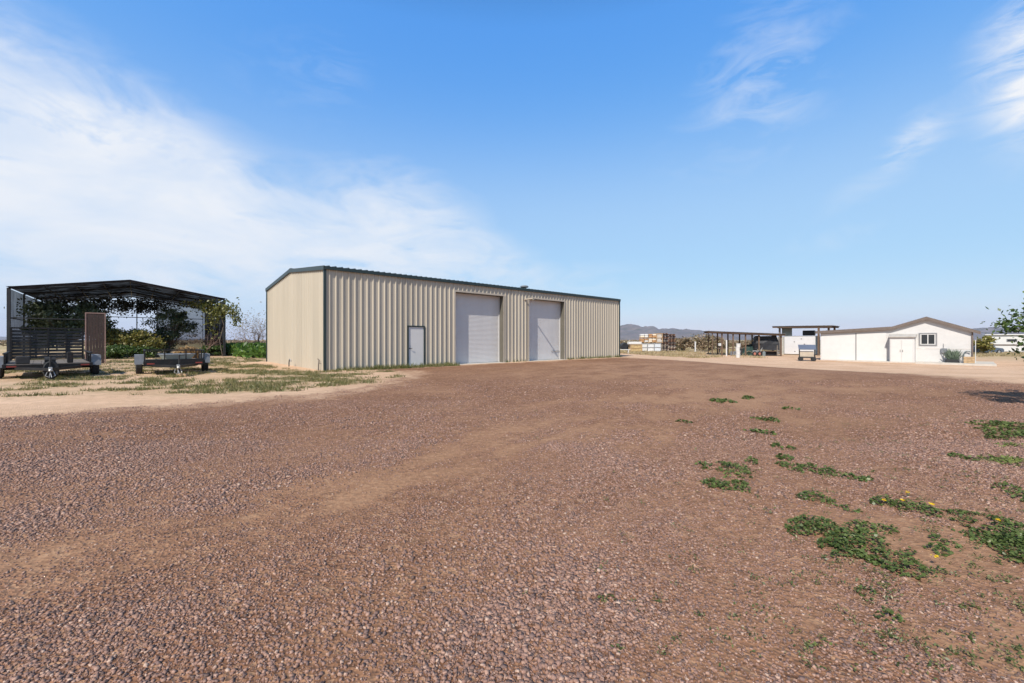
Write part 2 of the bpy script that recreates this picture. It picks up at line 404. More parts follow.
# loose stones, real geometry, thinning out with distance
BOX = np.array([(-1,-1,-1),(1,-1,-1),(1,1,-1),(-1,1,-1),(-1,-1,1),(1,-1,1),(1,1,1),(-1,1,1)], float)
BF = np.array([(0,3,2),(0,2,1),(4,5,6),(4,6,7),(0,1,5),(0,5,4),(1,2,6),(1,6,5),(2,3,7),(2,7,6),(3,0,4),(3,4,7)])
def stone_layer(y0, y1, dens, smin, smax, pad=2.0):
    xm = 1.26*y1+pad; n = int(dens*2*xm*(y1-y0))
    x = RNG.uniform(-xm, xm, n); y = RNG.uniform(y0, y1, n)
    k = np.abs(x) < 1.26*y+pad; x, y = x[k], y[k]
    f = fines(x, y); e = yard_edge(x, y)
    coarse = .62+.6*smooth((fbm(x*1.1, y*1.1+31, 3)-.38)/.25)
    p = (1-.86*np.clip(f*1.4, 0, 1))*smooth((e+.25)/1.7)*coarse
    k = RNG.random(len(x)) < p; x, y, f = x[k], y[k], f[k]
    n = len(x); s = (smin+(smax-smin)*RNG.random(n)**3.2)*(1-.35*np.clip(f, 0, 1))*(.85+.4*smooth((fbm(x*.8+50, y*.8, 3)-.4)/.3))
    pts = BOX[None]*(.55+.45*RNG.random((n,8,1)))+RNG.normal(scale=.12, size=(n,8,3))
    pts *= np.stack([np.ones(n), .6+.4*RNG.random(n), .38+.35*RNG.random(n)], 1)[:,None,:]*.62*s[:,None,None]
    a = RNG.uniform(0, 6.283, n); ca, sa = np.cos(a), np.sin(a); tl = RNG.normal(scale=.35, size=n); ct, st = np.cos(tl), np.sin(tl)
    X, Y, Z = pts[...,0], pts[...,1], pts[...,2]
    Y, Z = Y*ct[:,None]-Z*st[:,None], Y*st[:,None]+Z*ct[:,None]
    X, Y = X*ca[:,None]-Y*sa[:,None], X*sa[:,None]+Y*ca[:,None]
    V = np.stack([X+x[:,None], Y+y[:,None], Z+(terr(x, y)+.012+s*.12)[:,None]], -1)
    return V.reshape(-1,3), np.repeat(RNG.random(n), 8), n
Vs, As, tot = [], [], 0
for a in ((1.0, 2.3, 13000, .005, .021), (2.3, 3.6, 7500, .006, .021), (3.6, 6.0, 3200, .009, .023), (6.0, 10, 900, .012, .028), (10, 15, 180, .016, .034)):
    V, A, n = stone_layer(*a); Vs.append(V); As.append(A); tot += n
V = np.concatenate(Vs); Fc = (BF[None]+8*np.arange(tot)[:,None,None]).reshape(-1,3)
me = np_mesh('loose_gravel', V, Fc, 3, np.concatenate(As))
m, nt, out = nodes_of('crushed_stone')
at = nt.nodes.new('ShaderNodeAttribute'); at.attribute_name = 'shade'
c = ramp(nt, at.outputs['Fac'], [(0, (.125,.085,.073)), (.16, (.195,.128,.112)), (.32, (.25,.148,.117)), (.48, (.285,.175,.142)), (.62, (.28,.162,.115)), (.78, (.33,.205,.16)), (.94, (.39,.25,.195)), (1, (.48,.35,.28))])
c = mix(nt, .5, c, mix(nt, 1.0, c, ramp(nt, noise(nt, worldpos(nt), 160, 3), [(.3, .6), (.7, 1.4)]), 'MULTIPLY'))
principled(nt, out, c, .88, 0, None, .2)
tag(link_mesh('loose_gravel', me, m), 'loose crushed reddish stones covering the yard', 'gravel', None, 'stuff')

# ------------------------------------------------------------------ steel barn (local x along the long wall, y inwards)
barn = thing('steel_barn', 'long tan ribbed steel barn with slate green trim and two grey roller doors', 'barn', (BARN_O[0], BARN_O[1], 0), math.atan2(BU[1], BU[0]))
BL, BD, EH, PH = 24.05, 11.55, 4.86, 5.42
def rib_profile(L, start=.15, pitch=.3048, base=.10, top=.04, h=.046):
    p = [(0, 0)]; s = start
    while s+base < L:
        p += [(s, 0), (s+(base-top)/2, h), (s+(base+top)/2, h), (s+base, 0)]
        mnr = s+base+(pitch-base)/2
        if mnr+.03 < L and mnr+.03 < s+pitch:
            p += [(mnr-.012, 0), (mnr, .006), (mnr+.012, 0)]
        s += pitch
    p.append((L, 0)); return p
def ribbed(L, ztop, openings, mp, name):
    """mp(s, off, z) -> local point"""
    p = rib_profile(L); br = sorted({s for s, _ in p} | {o for op in openings for o in op[:2]})
    def off(s):
        for (a, ha), (b, hb) in zip(p, p[1:]):
            if a <= s <= b: return ha+(hb-ha)*((s-a)/(b-a) if b > a else 0)
        return 0
    mb = MB()
    for a, b in zip(br, br[1:]):
        if b-a < 1e-5: continue
        c = (a+b)/2; z0 = -.35
        for (o0, o1, oz) in openings:
            if o0 <= c <= o1: z0 = oz
        oa, ob = off(a+1e-6), off(b-1e-6)
        mb.quad(mp(a, oa, z0), mp(b, ob, z0), mp(b, ob, ztop(b)), mp(a, oa, ztop(a)))
    return mb.build(name, M_tan, barn, fix=False)
D1, D2, DM = (7.28, 10.98), (13.30, 16.92), (4.26, 5.22)
DT = 4.27
wf = ribbed(BL, lambda s: EH, [(D1[0], D1[1], DT), (D2[0], D2[1], DT), (DM[0], DM[1], 2.18)], lambda s, o, z: (s, -o, z), 'long_wall')
gz = lambda s: EH+(PH-EH)*(1-abs(s-BD/2)/(BD/2))
ribbed(BD, gz, [], lambda s, o, z: (-o, BD-s, z), 'gable_wall')
ribbed(BD, gz, [], lambda s, o, z: (BL+o, s, z), 'gable_wall')
ribbed(BL, lambda s: EH, [], lambda s, o, z: (BL-s, BD+o, z), 'long_wall')
# roof
rp = rib_profile(BL+.12)
for sgn in (0, 1):
    mb = MB()
    y0 = -.13 if sgn == 0 else BD+.13
    for (a, ha), (b, hb) in zip(rp, rp[1:]):
        A = [(a-.06, y0, EH+.03+ha), (b-.06, y0, EH+.03+hb), (b-.06, BD/2, PH+.04+hb), (a-.06, BD/2, PH+.04+ha)]
        mb.add(A, [(0,1,2,3)]); mb.add([(q[0], q[1], q[2]-ha-.02 if i in (0,3) else q[2]-hb-.02) for i, q in enumerate(A)], [(3,2,1,0)])
        mb.add([A[0], A[1], (A[1][0], A[1][1], EH+.01), (A[0][0], A[0][1], EH+.01)], [(0,1,2,3)])
    mb.build('roof', M_green, barn, fix=False)
rc = MB(); rc.bar((-.08, BD/2, PH+.075), (BL+.08, BD/2, PH+.075), .35, .05); rc.build('ridge_cap', M_green, barn)
tr = MB()
tr.box(-.07, .03, -.072, -.055, -.35, EH-.05); tr.box(-.072, -.055, -.055, .05, -.35, EH-.05)
tr.build('corner_trim', M_green, barn)
tr = MB(); tr.box(BL-.10, BL+.07, -.072, -.055, -.35, EH-.05); tr.box(BL+.055, BL+.072, -.055, .12, -.35, EH-.05); tr.build('corner_trim', M_green, barn)
tr = MB(); tr.box(-.072, -.055, BD-.12, BD+.055, -.35, EH-.05); tr.box(-.07, .10, BD+.055, BD+.072, -.35, EH-.05); tr.build('corner_trim', M_green, barn)
for x in (-.075, BL+.075):
    tr = MB()
    for (a, b) in (((x, -.10, EH-.045), (x, BD/2, PH-.035)), ((x, BD/2, PH-.035), (x, BD+.10, EH-.045))):
        tr.bar(a, b, .06, .20)
    tr.build('rake_trim', M_green, barn)
tr = MB(); tr.box(-.05, BL+.05, -.125, -.055, EH-.11, EH+.015); tr.build('eave_trim', M_green, barn)
tr = MB(); tr.box(-.05, BL+.05, BD+.055, BD+.125, EH-.13, EH+.015); tr.build('eave_trim', M_green, barn)
# overhead doors
REC = .39
for (a, b) in (D1, D2):
    fr = MB()
    fr.box(a-.10, a, -.058, -.048, -.05, DT+.10); fr.box(b, b+.10, -.058, -.048, -.05, DT+.10); fr.box(a, b, -.058, -.048, DT, DT+.10)
    fr.build('door_trim', M_tan2, barn); fr = MB()
    fr.box(a-.03, a, -.046, REC+.06, -.05, DT); fr.box(b, b+.03, -.046, REC+.06, -.05, DT); fr.box(a-.03, b+.03, -.046, REC+.06, DT+.001, DT+.03)
    f = fr.build('door_frame', M_jamb, barn)
    mb = MB(); z = .03; prof = []
    while z < DT-.02:
        prof += [(REC, z), (REC-.006, z+.012), (REC-.011, z+.04), (REC-.006, z+.068), (REC, z+.078)]; z += .08
    for i, ((ya, za), (yb, zb)) in enumerate(zip(prof, prof[1:])):
        mb.quad((a, ya, za), (b, ya, za), (b, yb, zb), (a, yb, zb))
    dr = mb.build('roller_door', M_rollgrey, barn, fix=False)
    bb = MB(); bb.box(a, b, REC-.03, REC+.03, .0, .075); bb.build('bottom_bar', M_steel, dr)
    MB().box(a, a+.06, REC-.05, REC-.015, 0, DT-.002).build('guide_track', M_rollgrey, dr); MB().box(b-.06, b, REC-.05, REC-.015, 0, DT-.002).build('guide_track', M_rollgrey, dr)
    if a > 12:
        lk = MB(); lk.box(b-1.0, b-.10, REC-.05, REC-.03, .62, .65); lk.build('slide_bolt', M_steel, dr)
    sl = MB(); sl.box(a-.12, b+.12, -.30, REC+.1, -.3, .018); sl.build('threshold', M_conc, barn)
# walk door
fr = MB(); a, b = DM
fr.box(a-.045, a+.02, -.055, .05, 0, 2.225); fr.box(b-.02, b+.045, -.055, .05, 0, 2.225); fr.box(a+.02, b-.02, -.055, .05, 2.16, 2.225)
fr.build('walk_door_frame', M_green, barn)
wd = MB(); wd.box(a+.022, b-.022, -.01, .035, .03, 2.155); wd = wd.build('walk_door', M_doorgrey, barn)
hd = MB(); hd.tube([(a+.10, -.012, 1.0), (a+.10, -.075, 1.0), (a+.21, -.085, 1.0)], .014); hd.lathe([(.035,-.02),(.035,-.011)], (a+.10, 0, 1.0), 'y'); MB().lathe([(.025,-.035),(.025,-.011)], (a+.10, 0, 1.15), 'y').build('deadbolt', M_steel, wd); hd.build('door_handle', M_dark, wd)
st = MB(); st.box(a-.1, b+.1, -.22, .05, -.2, .022); st.build('threshold', M_conc, barn)
# lamp on long arm left of the second overhead door
lp = MB(); lx = 12.88
lp.tube([(lx, -.03, 4.18), (lx, -.84, 4.18)], .045, 10); lp.lathe([(.05,-.06),(.05,-.035)], (lx, 0, 4.18), 'y')
lp = lp.build('lamp_arm', M_tan2, barn)
ls = MB(); ls.lathe([(.10,-.09),(.085,-.02),(.05,.03),(.02,.05)], (lx, -.86, 4.16), 'z', 14); ls.build('lamp_shade', M_jamb, lp)
vt = MB(); vt.lathe([(.16,0),(.16,.52),(.34,.50),(.38,.54),(.30,.64),(.05,.69)], (18.4, BD/2, PH+.08)); vt.build('roof_vent', M_fender, barn, smooth=False)

# ------------------------------------------------------------------ shade house
SX0 = (-35.0, 29.0); SZ0 = (-35.0+.743*12.45, 29.0+.669*12.45)
SW = math.hypot(SZ0[0]-SX0[0], SZ0[1]-SX0[1]); SD = 16.0; SE = 5.08; SP = 6.15
sh = thing('shade_house', 'tall gabled frame covered in black shade cloth, open at the front', 'shade structure', (SX0[0], SX0[1], 0), math.atan2(SZ0[1]-SX0[1], SZ0[0]-SX0[0]))
def rz_(x): return SE+(SP-SE)*(1-abs(x-SW/2)/(SW/2))
pb = lambda p0, p1, w, nm='post', m=M_dark: MB().bar(p0, p1, w).build(nm, m, sh)
for k, y in enumerate((0, 5.3, 10.6, SD)):
    for x in (0, SW): pb((x, y, -.1), (x, y, SE), .17 if k == 0 else .10)
    t = MB(); t.bar((0, y, SE), (SW/2, y, SP), .10, .14); t.bar((SW/2, y, SP), (SW, y, SE), .10, .14); t.build('rafter', M_dark, sh)
for x in (SW*.27, SW*.533, SW*.666): pb((x, SD, -.1), (x, SD, rz_(x)), .09)
for x in np.linspace(0, SW, 9)[1:-1]: MB().bar((x, 0, rz_(x)), (x, SD, rz_(x)), .06).build('purlin', M_dark, sh)
for y0, x0, x1, z in ((0, 0, SW*.34, 3.0), (SD, 0, SW, 3.9)): MB().bar((x0, y0, z), (x1, y0, z), .07).build('rail', M_dark, sh)
for z in (3.0, 1.9): MB().bar((0, 0, z), (0, SD, z), .06).build('rail', M_dark, sh)
def cloth(name, pts_fn, nu, nv, m, th=.012):
    V = []; Fc = []
    for i in range(nu+1):
        for j in range(nv+1): V.append(pts_fn(i/nu, j/nv))
    for i in range(nu):
        for j in range(nv):
            a = i*(nv+1)+j; Fc.append((a, a+1, a+nv+2, a+nv+1))
    me = bpy.data.meshes.new(name); me.from_pydata(V, [], Fc); me.update()
    return link_mesh(name, me, m, sh)
sag = lambda u, n: -.05*abs(math.sin(u*math.pi*n))
cloth('roof_cloth', lambda u, v: (-.12+(SW+.24)*u, -.15+(SD+.2)*v, rz_(np.clip(-.12+(SW+.24)*u, 0, SW))+.09+sag(v, 9)*abs(math.sin(u*math.pi*8))), 32, 30, M_cloth)
cloth('valance_cloth', lambda u, v: (SW*u, -.10+.01*math.sin(u*60), rz_(SW*u)+.08-(.16+.03*math.sin(u*23))*v), 40, 2, M_cloth)
cloth('side_cloth', lambda u, v: (-.09+.05*math.sin(u*19)*math.sin(v*3), SD*u, .05+(SE-.05)*v), 24, 6, M_clothside)
cloth('side_cloth', lambda u, v: (SW+.09+.05*math.sin(u*19)*math.sin(v*3), SD*u, .05+(SE-.05)*v), 24, 6, M_cloth)
cloth('back_cloth', lambda u, v: (SW*(.666+.334*u), SD+.08, .1+(rz_(SW*(.666+.334*u))-.1)*v), 16, 6, M_clothback)

# ------------------------------------------------------------------ vegetation helpers
def branches(mb, p, d, L, r, depth, rnd, spread=.55, sides=5, taper=.62, ends=None, gravity=0.0):
    pts = [p]; rs = [r]; q = p.copy(); dd = d.copy(); k = 3
    for i in range(k):
        dd = (dd+Vector((rnd.gauss(0,.16), rnd.gauss(0,.16), rnd.gauss(0,.10)-gravity))).normalized()
        q = q+dd*L/k; pts.append(q.copy()); rs.append(r*(1-(1-taper)*(i+1)/k))
    mb.tube(pts, rs, sides if depth > 1 else 3, caps=False)
    if depth == 0:
        if ends is not None: ends.append(q)
        return
    for i in range(rnd.choice((2,3,3))):
        nd = (dd+Vector((rnd.gauss(0,spread), rnd.gauss(0,spread), rnd.gauss(0,spread*.6)+.05))).normalized()
        st = pts[-1] if i < 2 else pts[-2]
        branches(mb, st.copy(), nd, L*rnd.uniform(.6,.85), rs[-1]*.8, depth-1, rnd, spread, sides, taper, ends, gravity)
def tree(name, label, cat, loc, H, crown, nleaf, lsize, lm, bark=M_bark, seed=1, group=None, nclump=26, trunks=1, density=.33, depth=3):
    """crown: list of (cx,cy,cz,rx,ry,rz) local ellipsoids"""
    rnd = random.Random(seed); t = thing(name, label, cat, loc, 0, group)
    mb = MB(); tops = []
    cz = min(c[2] for c in crown)
    for k in range(trunks):
        an = rnd.uniform(0, 6.28); base = Vector((.12*math.cos(an)*(trunks > 1), .12*math.sin(an)*(trunks > 1), -.1))
        top = Vector((crown[0][0]*.4+rnd.gauss(0,.1), crown[0][1]*.4+rnd.gauss(0,.1), max(.3, cz*.6)))
        r0 = H*.022/math.sqrt(trunks)+.01
        mb.tube([base, base*.5+top*.5+Vector((rnd.gauss(0,.04), rnd.gauss(0,.04), 0)), top], [r0*1.3, r0, r0*.8], 7, caps=False)
        tops.append((top, r0*.75))
    cl = []
    for i in range(nclump):
        c = crown[i % len(crown)]
        v = Vector((rnd.gauss(0,1), rnd.gauss(0,1), rnd.gauss(0,1))).normalized()*rnd.uniform(.45,1.0)
        q = Vector((c[0]+v.x*c[3], c[1]+v.y*c[4], max(.12, c[2]+v.z*c[5]))); cl.append((q, c))
        tp, r0 = tops[i % len(tops)]
        mid = tp.lerp(q, .5)+Vector((rnd.gauss(0,.08), rnd.gauss(0,.08), rnd.uniform(0,.15)))*c[3]*.5
        mb.tube([tp, mid, q], [r0*.5, r0*.3, r0*.08], 4, caps=False)
    mb.build('trunk', bark, t)
    per = nleaf//nclump; P = []
    for q, c in cl:
        s = np.array([c[3], c[4], c[5]])*density*rnd.uniform(.6,1.25)
        P.append(np.array(q)+RNG.normal(size=(int(per*rnd.uniform(.6,1.4)),3))*s*.62)
    P = np.concatenate(P); P[:,2] = np.maximum(P[:,2], .04)
    link_mesh('crown', leaf_mesh('crown', P, lsize), lm, t)
    return t
def bare_tree(name, label, cat, loc, H, seed, m=M_twig, depth=5, spread=.5, ntr=4, lean=.5, group=None, L0=.34, r0=.07):
    rnd = random.Random(seed); t = thing(name, label, cat, loc, 0, group); mb = MB()
    for k in range(ntr):
        a = k*6.28/ntr+rnd.uniform(-.4,.4)
        branches(mb, Vector((0,0,-.1)), Vector((math.cos(a)*lean, math.sin(a)*lean, 1)).normalized(), H*L0, r0, depth, rnd, spread)
    mb.build('branches', m, t, fix=False); return t
def gz_(x, y): return (x, y, float(terr(x, y)))
def at(px, Z): X = (px-512)/F*Z; return gz_(X, Z)

# trees in and behind the shade house
tree('citrus_tree', 'broad dark green tree under the left half of the shade roof', 'tree', at(70, 33.6), 4.8, [(0,0,3.1,2.9,2.3,1.5), (-1.4,.2,2.3,1.9,1.7,1.5), (1.8,0,2.7,2.0,1.6,1.4)], 15000, .14, M_leafdk, seed=3, nclump=70, density=.24)
tree('flowering_bush', 'olive yellow bush in the middle of the shade house', 'bush', at(131, 34.6), 3, [(-.5,0,1.35,1.8,1.3,1.05), (1.2,0,1.2,1.4,1.2,1.0)], 9000, .12, M_leafol, seed=5, nclump=34, trunks=3)
tree('slender_tree', 'slender dark green tree beside the back post of the shade house', 'tree', at(168, 37.2), 4.6, [(.3,0,2.6,2.2,1.7,1.3), (-.6,0,1.5,2.0,1.6,1.2), (.2,0,3.7,1.3,1.1,.6)], 8000, .10, M_leafdk, seed=9, nclump=58, density=.20)
for i, (px, Z, h, lb) in enumerate(((107, 31.9, 1.1, 'low dark leafy bush at the foot of the tall brown panel'), (118, 32.6, 1.0, 'low leafy bush between the two trailers, nearer the left one'), (143, 34, 1.0, 'low leafy bush just above the grey left fender of the right trailer'), (214, 38.2, 1.0, 'small leafy bush by the right wall of the shade house'))):
    tree('low_bush', lb, 'bush', at(px, Z), h, [(0,0,h*.5,1.1,.9,h*.45)], 2600, .10, M_lead, seed=20+i, nclump=14, trunks=3, group='low bushes in the shade house')
bare_tree('dry_shrub', 'pinkish brown leafless shrub near the right wall of the shade house', 'shrub', at(205, 37.5), 3.0, 31, mat('pinkish_twigs', (.30,.20,.17), .9), 4, .45, 5, .5, L0=.30, r0=.03)
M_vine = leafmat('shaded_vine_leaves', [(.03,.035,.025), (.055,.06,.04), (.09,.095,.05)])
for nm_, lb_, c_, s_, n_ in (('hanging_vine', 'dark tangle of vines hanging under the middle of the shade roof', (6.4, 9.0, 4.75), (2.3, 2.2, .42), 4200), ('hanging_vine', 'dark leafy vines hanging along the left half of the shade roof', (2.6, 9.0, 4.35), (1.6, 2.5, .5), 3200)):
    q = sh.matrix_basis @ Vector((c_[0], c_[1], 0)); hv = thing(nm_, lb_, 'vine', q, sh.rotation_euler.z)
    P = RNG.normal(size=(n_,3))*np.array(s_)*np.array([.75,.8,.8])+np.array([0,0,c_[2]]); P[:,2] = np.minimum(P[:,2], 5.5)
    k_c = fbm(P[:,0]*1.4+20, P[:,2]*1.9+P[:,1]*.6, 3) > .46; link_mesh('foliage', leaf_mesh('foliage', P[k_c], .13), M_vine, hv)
    mb = MB(); rnd = random.Random(3)
    for k in range(9): a0 = rnd.gauss(0, s_[0]*.7); mb.tube([(a0, rnd.gauss(0,1), 5.3), (a0+rnd.gauss(0,.4), rnd.gauss(0,1), 4.6), (a0+rnd.gauss(0,.7), rnd.gauss(0,1), 3.9)], [.03,.02,.01], 4)
    for k in range(4): mb.tube([(-s_[0], rnd.gauss(0,1), 5.2), (0, rnd.gauss(0,1), 5.0), (s_[0], rnd.gauss(0,1), 5.25)], .025, 4)
    mb.build('stem', M_bark, hv)
# vine on the right front corner
vn = thing('climbing_vine', 'yellow green vine climbing the right front corner of the shade house', 'vine', (SZ0[0]+.1, SZ0[1]-.35, 0))
mb = MB(); vp = [Vector((0,0,-.05)), Vector((-.2,-.1,1.4)), Vector((.1,0,2.8)), Vector((-.3,0,3.9)), Vector((-1.2,-.3,4.6))]
mb.tube(vp, [.04,.035,.03,.02,.01], 5); mb.tube([vp[3], Vector((.5,-.1,4.3)), Vector((1.0,-.1,3.9)), Vector((1.3,-.1,3.3))], [.02,.015,.01,.008], 4); mb.build('stem', M_bark, vn)
P = []
for (c, s, n) in (((-1.4,0,4.4), (.5,.3,.3), 380), ((-.6,0,4.0), (.4,.3,.4), 330), ((.7,-.1,4.1), (.4,.3,.35), 380), ((1.25,-.1,3.3), (.22,.2,.35), 170), ((-.9,0,3.0), (.3,.2,.6), 180), ((-2.4,0,4.6), (.6,.3,.2), 160)):
    P.append(np.array(c)+RNG.normal(size=(n,3))*np.array(s))
link_mesh('foliage', leaf_mesh('foliage', np.concatenate(P), .13), M_leafyl, vn)
# dry mound behind the right trailer
tw = thing('tumbleweed', 'round orange brown tumbleweed behind the right trailer', 'dry plant', at(188, 25))
v = unit(RNG.normal(size=(2600,3)))*(.55+.45*RNG.random((2600,1)))*np.array([.72,.6,.42])+np.array([0,0,.62]); v[:,2] = np.maximum(v[:,2], .02)
link_mesh('dry_stems', leaf_mesh('dry_stems', v, .07, 3.5), M_dry, tw)
mb = MB()
for k in range(7): mb.tube([(0,0,-.02), (math.cos(k)*.2, math.sin(k)*.2, .3), (math.cos(k)*.45, math.sin(k)*.45, .6)], [.015,.01,.005], 4)
mb.build('stalks', M_palebark, tw)
# bare mesquite left of the barn
bt = bare_tree('mesquite_tree', 'bare brown spreading mesquite tree behind the left end of the barn', 'tree', at(256, 58), 6.0, 12, M_twig, 6, .48, 5, .75, L0=.27, r0=.12)
P = RNG.normal(size=(1100,3))*np.array([2.2,1.6,1.1])+np.array([0,0,3.2]); P = P[P[:,2] > 1]
link_mesh('foliage', leaf_mesh('foliage', P, .10, 2.0), M_scrub, bt)
bare_tree('mesquite_tree', 'low leaning bare mesquite next to the shade house right wall', 'tree', at(234, 52), 3.6, 15, M_twig, 5, .5, 3, 1.0, L0=.28, r0=.07)
# lush tall weeds left of the barn
n = 90000; x = RNG.uniform(-47, -17, n); y = RNG.uniform(31, 66, n)
k = (x > -.70*y) & (x < -.48*y) & (RNG.random(n) < smooth((fbm(x*.35, y*.35)-.15)/.3)); x, y = x[k], y[k]
t_ = (x-BARN_O[0])*BU[0]+(y-BARN_O[1])*BU[1]; ts_ = (x-SX0[0])*math.cos(sh.rotation_euler.z)+(y-SX0[1])*math.sin(sh.rotation_euler.z)
q_ = (x-BARN_O[0])*BN[0]+(y-BARN_O[1])*BN[1]; k = ((t_ < -.3) | (q_ > BD+.3)) & (ts_ > SW+.4); x, y = x[k], y[k]
hh = (.5+1.0*fbm(x*.5+40, y*.5))*(.08+.92*RNG.random(len(x)))
P = np.stack([x, y, terr(x, y)+hh*.9], 1)
tag(link_mesh('tall_weeds', leaf_mesh('tall_weeds', P, .17, 2.6), M_lush), 'lush knee high green weeds behind the barn end', 'weeds', None, 'stuff')

# blades of grass
def blades(name, xs_, ys_, h, w, label, matl, shade=None):
    n = len(xs_); a = RNG.uniform(0, 6.283, n); lean = RNG.normal(scale=.45, size=(n,2))*h[:,None]
    z = terr(xs_, ys_)+.005
    b = np.stack([xs_, ys_, z], 1); d = np.stack([np.cos(a), np.sin(a), np.zeros(n)], 1)*w[:,None]*.5
    tp = b+np.stack([lean[:,0], lean[:,1], h], 1)
    V = np.stack([b-d, b+d, tp], 1).reshape(-1,3)
    sh_ = RNG.random(n) if shade is None else shade
    me = np_mesh(name, V, np.arange(3*n).reshape(n,3), 3, np.repeat(np.clip(sh_, 0, 1), 3))
    return tag(link_mesh(name, me, matl), label, 'grass', None, 'stuff')
def tufts(n, bx, dens_fn, per, rad):
    x = RNG.uniform(bx[0], bx[1], n); y = RNG.uniform(bx[2], bx[3], n); k = RNG.random(n) < dens_fn(x, y); x, y = x[k], y[k]
    X = np.repeat(x, per)+RNG.normal(scale=rad, size=len(x)*per); Y = np.repeat(y, per)+RNG.normal(scale=rad, size=len(x)*per)
    s = np.repeat(RNG.random(len(x)), per)*.75+RNG.random(len(X))*.25
    return X, Y, s
gdens = lambda x, y: smooth((grassiness(x, y)-.42)/.5)*(.35+.65*smooth((x+22)/9))
x1, y1, s1 = tufts(21000, (-36, -3, 10, 33), gdens, 22, .09)
k = ((x1-BARN_O[0])*BU[0]+(y1-BARN_O[1])*BU[1] < -.02) | ((x1-BARN_O[0])*BN[0]+(y1-BARN_O[1])*BN[1] < -.05); x1, y1, s1 = x1[k], y1[k], s1[k]
h1 = (.03+.11*RNG.random(len(x1))**2)*(.6+.8*fbm(x1*.6, y1*.6+77))
blades('short_grass', x1, y1, h1, np.full(len(x1), .022), 'patchy short grass on the sand left of the yard', M_grass, s1)
x2, y2, s2 = tufts(9000, (-9, 10, 19, 37), lambda x, y: smooth((grassiness(x, y)-.2)/.4)*(sdist(GRASSZ, x, y) < 0), 16, .07)
k = ((x2-BARN_O[0])*BN[0]+(y2-BARN_O[1])*BN[1] < -.06); x2, y2, s2 = x2[k], y2[k], s2[k]*.6
blades('wall_grass', x2, y2, .06+.22*RNG.random(len(x2))**1.6, np.full(len(x2), .028), 'narrow strip of green grass along the foot of the barn wall', M_grass, s2)

# ------------------------------------------------------------------ weeds in the gravel
FL = []
def weed_patch(label, blobs, leaf=.024, hgt=.07, cover=2.4, m=None, flowers=(), name='weed_patch', group='leafy weed patches in the gravel'):
    P = []; cx, cy, cz = G(blobs[0][0], blobs[0][1])
    for (px, py, rx, ry) in blobs:
        X, Z, z = G(px, py); RX = rx*Z/F; Zn = G(px, py+ry)[1]; Zf = G(px, py-ry)[1]; RY = max(.02, (Zf-Zn)/2)
        area = math.pi*RX*RY; n = int(min(12000, area/(leaf*leaf*.8)*cover))
        r_ = np.sqrt(RNG.random(n))*1.28; a = RNG.uniform(0, 6.283, n); x = X+RX*r_*np.cos(a); y = Z+RY*r_*np.sin(a)
        nz = fbm(x*9+px, y*9, 3); k = nz > .33+.17*r_**2.5+.05*RNG.random(n); x, y, r_, nz = x[k], y[k], r_[k], nz[k]
        h = hgt*.8*(.25+1.1*smooth((nz-.3)/.4))*np.clip(1-.6*r_**2, .12, 1)*RNG.uniform(.35,1,len(x))
        P.append(np.stack([x-cx, y-cy, terr(x, y)-cz+.014+h], 1))
    P = np.concatenate(P); t = thing(name, label, 'weeds', (cx, cy, cz), 0, group)
    sh_l = .75*fbm(P[:,0]*7+3, P[:,1]*7, 3)+.5*(RNG.random(len(P))-.35)
    link_mesh('leaves', leaf_mesh('leaves', P, leaf, 1.15, up=1.3, shade=sh_l), m or M_weed, t)
    for (px, py, s) in flowers:
        X, Z, z = G(px, py); c = np.array([X-cx, Z-cy, hgt*1.0]); n = 26
        fm = leaf_mesh('flower', c+RNG.normal(size=(n,3))*np.array([s,s*.8,.006])*.6, .012, 1.2, up=2.0)
        link_mesh('flower', fm, M_flower, t)
    return t
M_weedstem = mat('weed_stems', (.12,.13,.05), .8)
weed_patch('largest dark green leafy weed patch, spreading diagonally over the gravel', [(868,549,40,17), (830,535,32,13), (905,567,28,13), (815,528,20,7), (845,560,24,10), (870,531,24,6)], .021, .08, flowers=[(936,569,.014)])
weed_patch('dark green weed patch cut by the right edge of the picture', [(985,528,34,14), (1015,545,30,14), (1050,560,40,20), (1005,560,16,5)], .021, .08, flowers=[(998,530,.01)])
weed_patch('green weed patch dotted with yellow flowers, above the largest patch', [(890,506,16,7), (915,511,18,7)], .021, .07, flowers=[(908,500,.018), (903,508,.012), (932,512,.014), (884,508,.010)])
weed_patch('compact green weed patch above the middle of the patch row', [(795,469,12,5), (815,471,14,6)], .023, .07)
weed_patch('green weed patch mixed with yellow green stems, left of the others', [(728,487,20,6), (716,486,12,4)], .023, .07)
weed_patch('feathery green weed clump directly above the yellow green stems', [(733,470,16,6), (745,476,10,4), (752,463,6,3)], .023, .07)
weed_patch('pale yellow green clump between two darker weed clumps', [(735,478,12,4)], .028, .05, 1.2, M_weedyl)
weed_patch('long thin weed patch just above the largest patch', [(815,500,14,5), (836,506,12,4), (850,511,10,3)], .021, .06)
weed_patch('flat weed patch halfway between the compact patch and the flowering one', [(852,478,10,4), (862,480,10,3)], .028, .05)
weed_patch('small green weed clump next to the right of the largest patch', [(938,541,8,7), (942,553,12,5)], .024, .06)
weed_patch('dark weed patch in the tree shade at the right edge', [(1012,436,20,6), (1035,432,30,10), (1000,440,10,3)], .034, .09)
weed_patch('pale yellow green weeds below the shaded dark patch', [(1006,462,22,5), (990,460,12,3), (1024,466,22,6)], .03, .06, 1.5, M_weedyl)
weed_patch('pale weeds around the shaded patch at the right edge', [(995,428,14,4), (1012,447,16,3)], .03, .05, 1.3, M_weedyl)
weed_patch('thin dark weed sprig left of the pale yellow green weeds', [(963,459,9,3)], .03, .06)
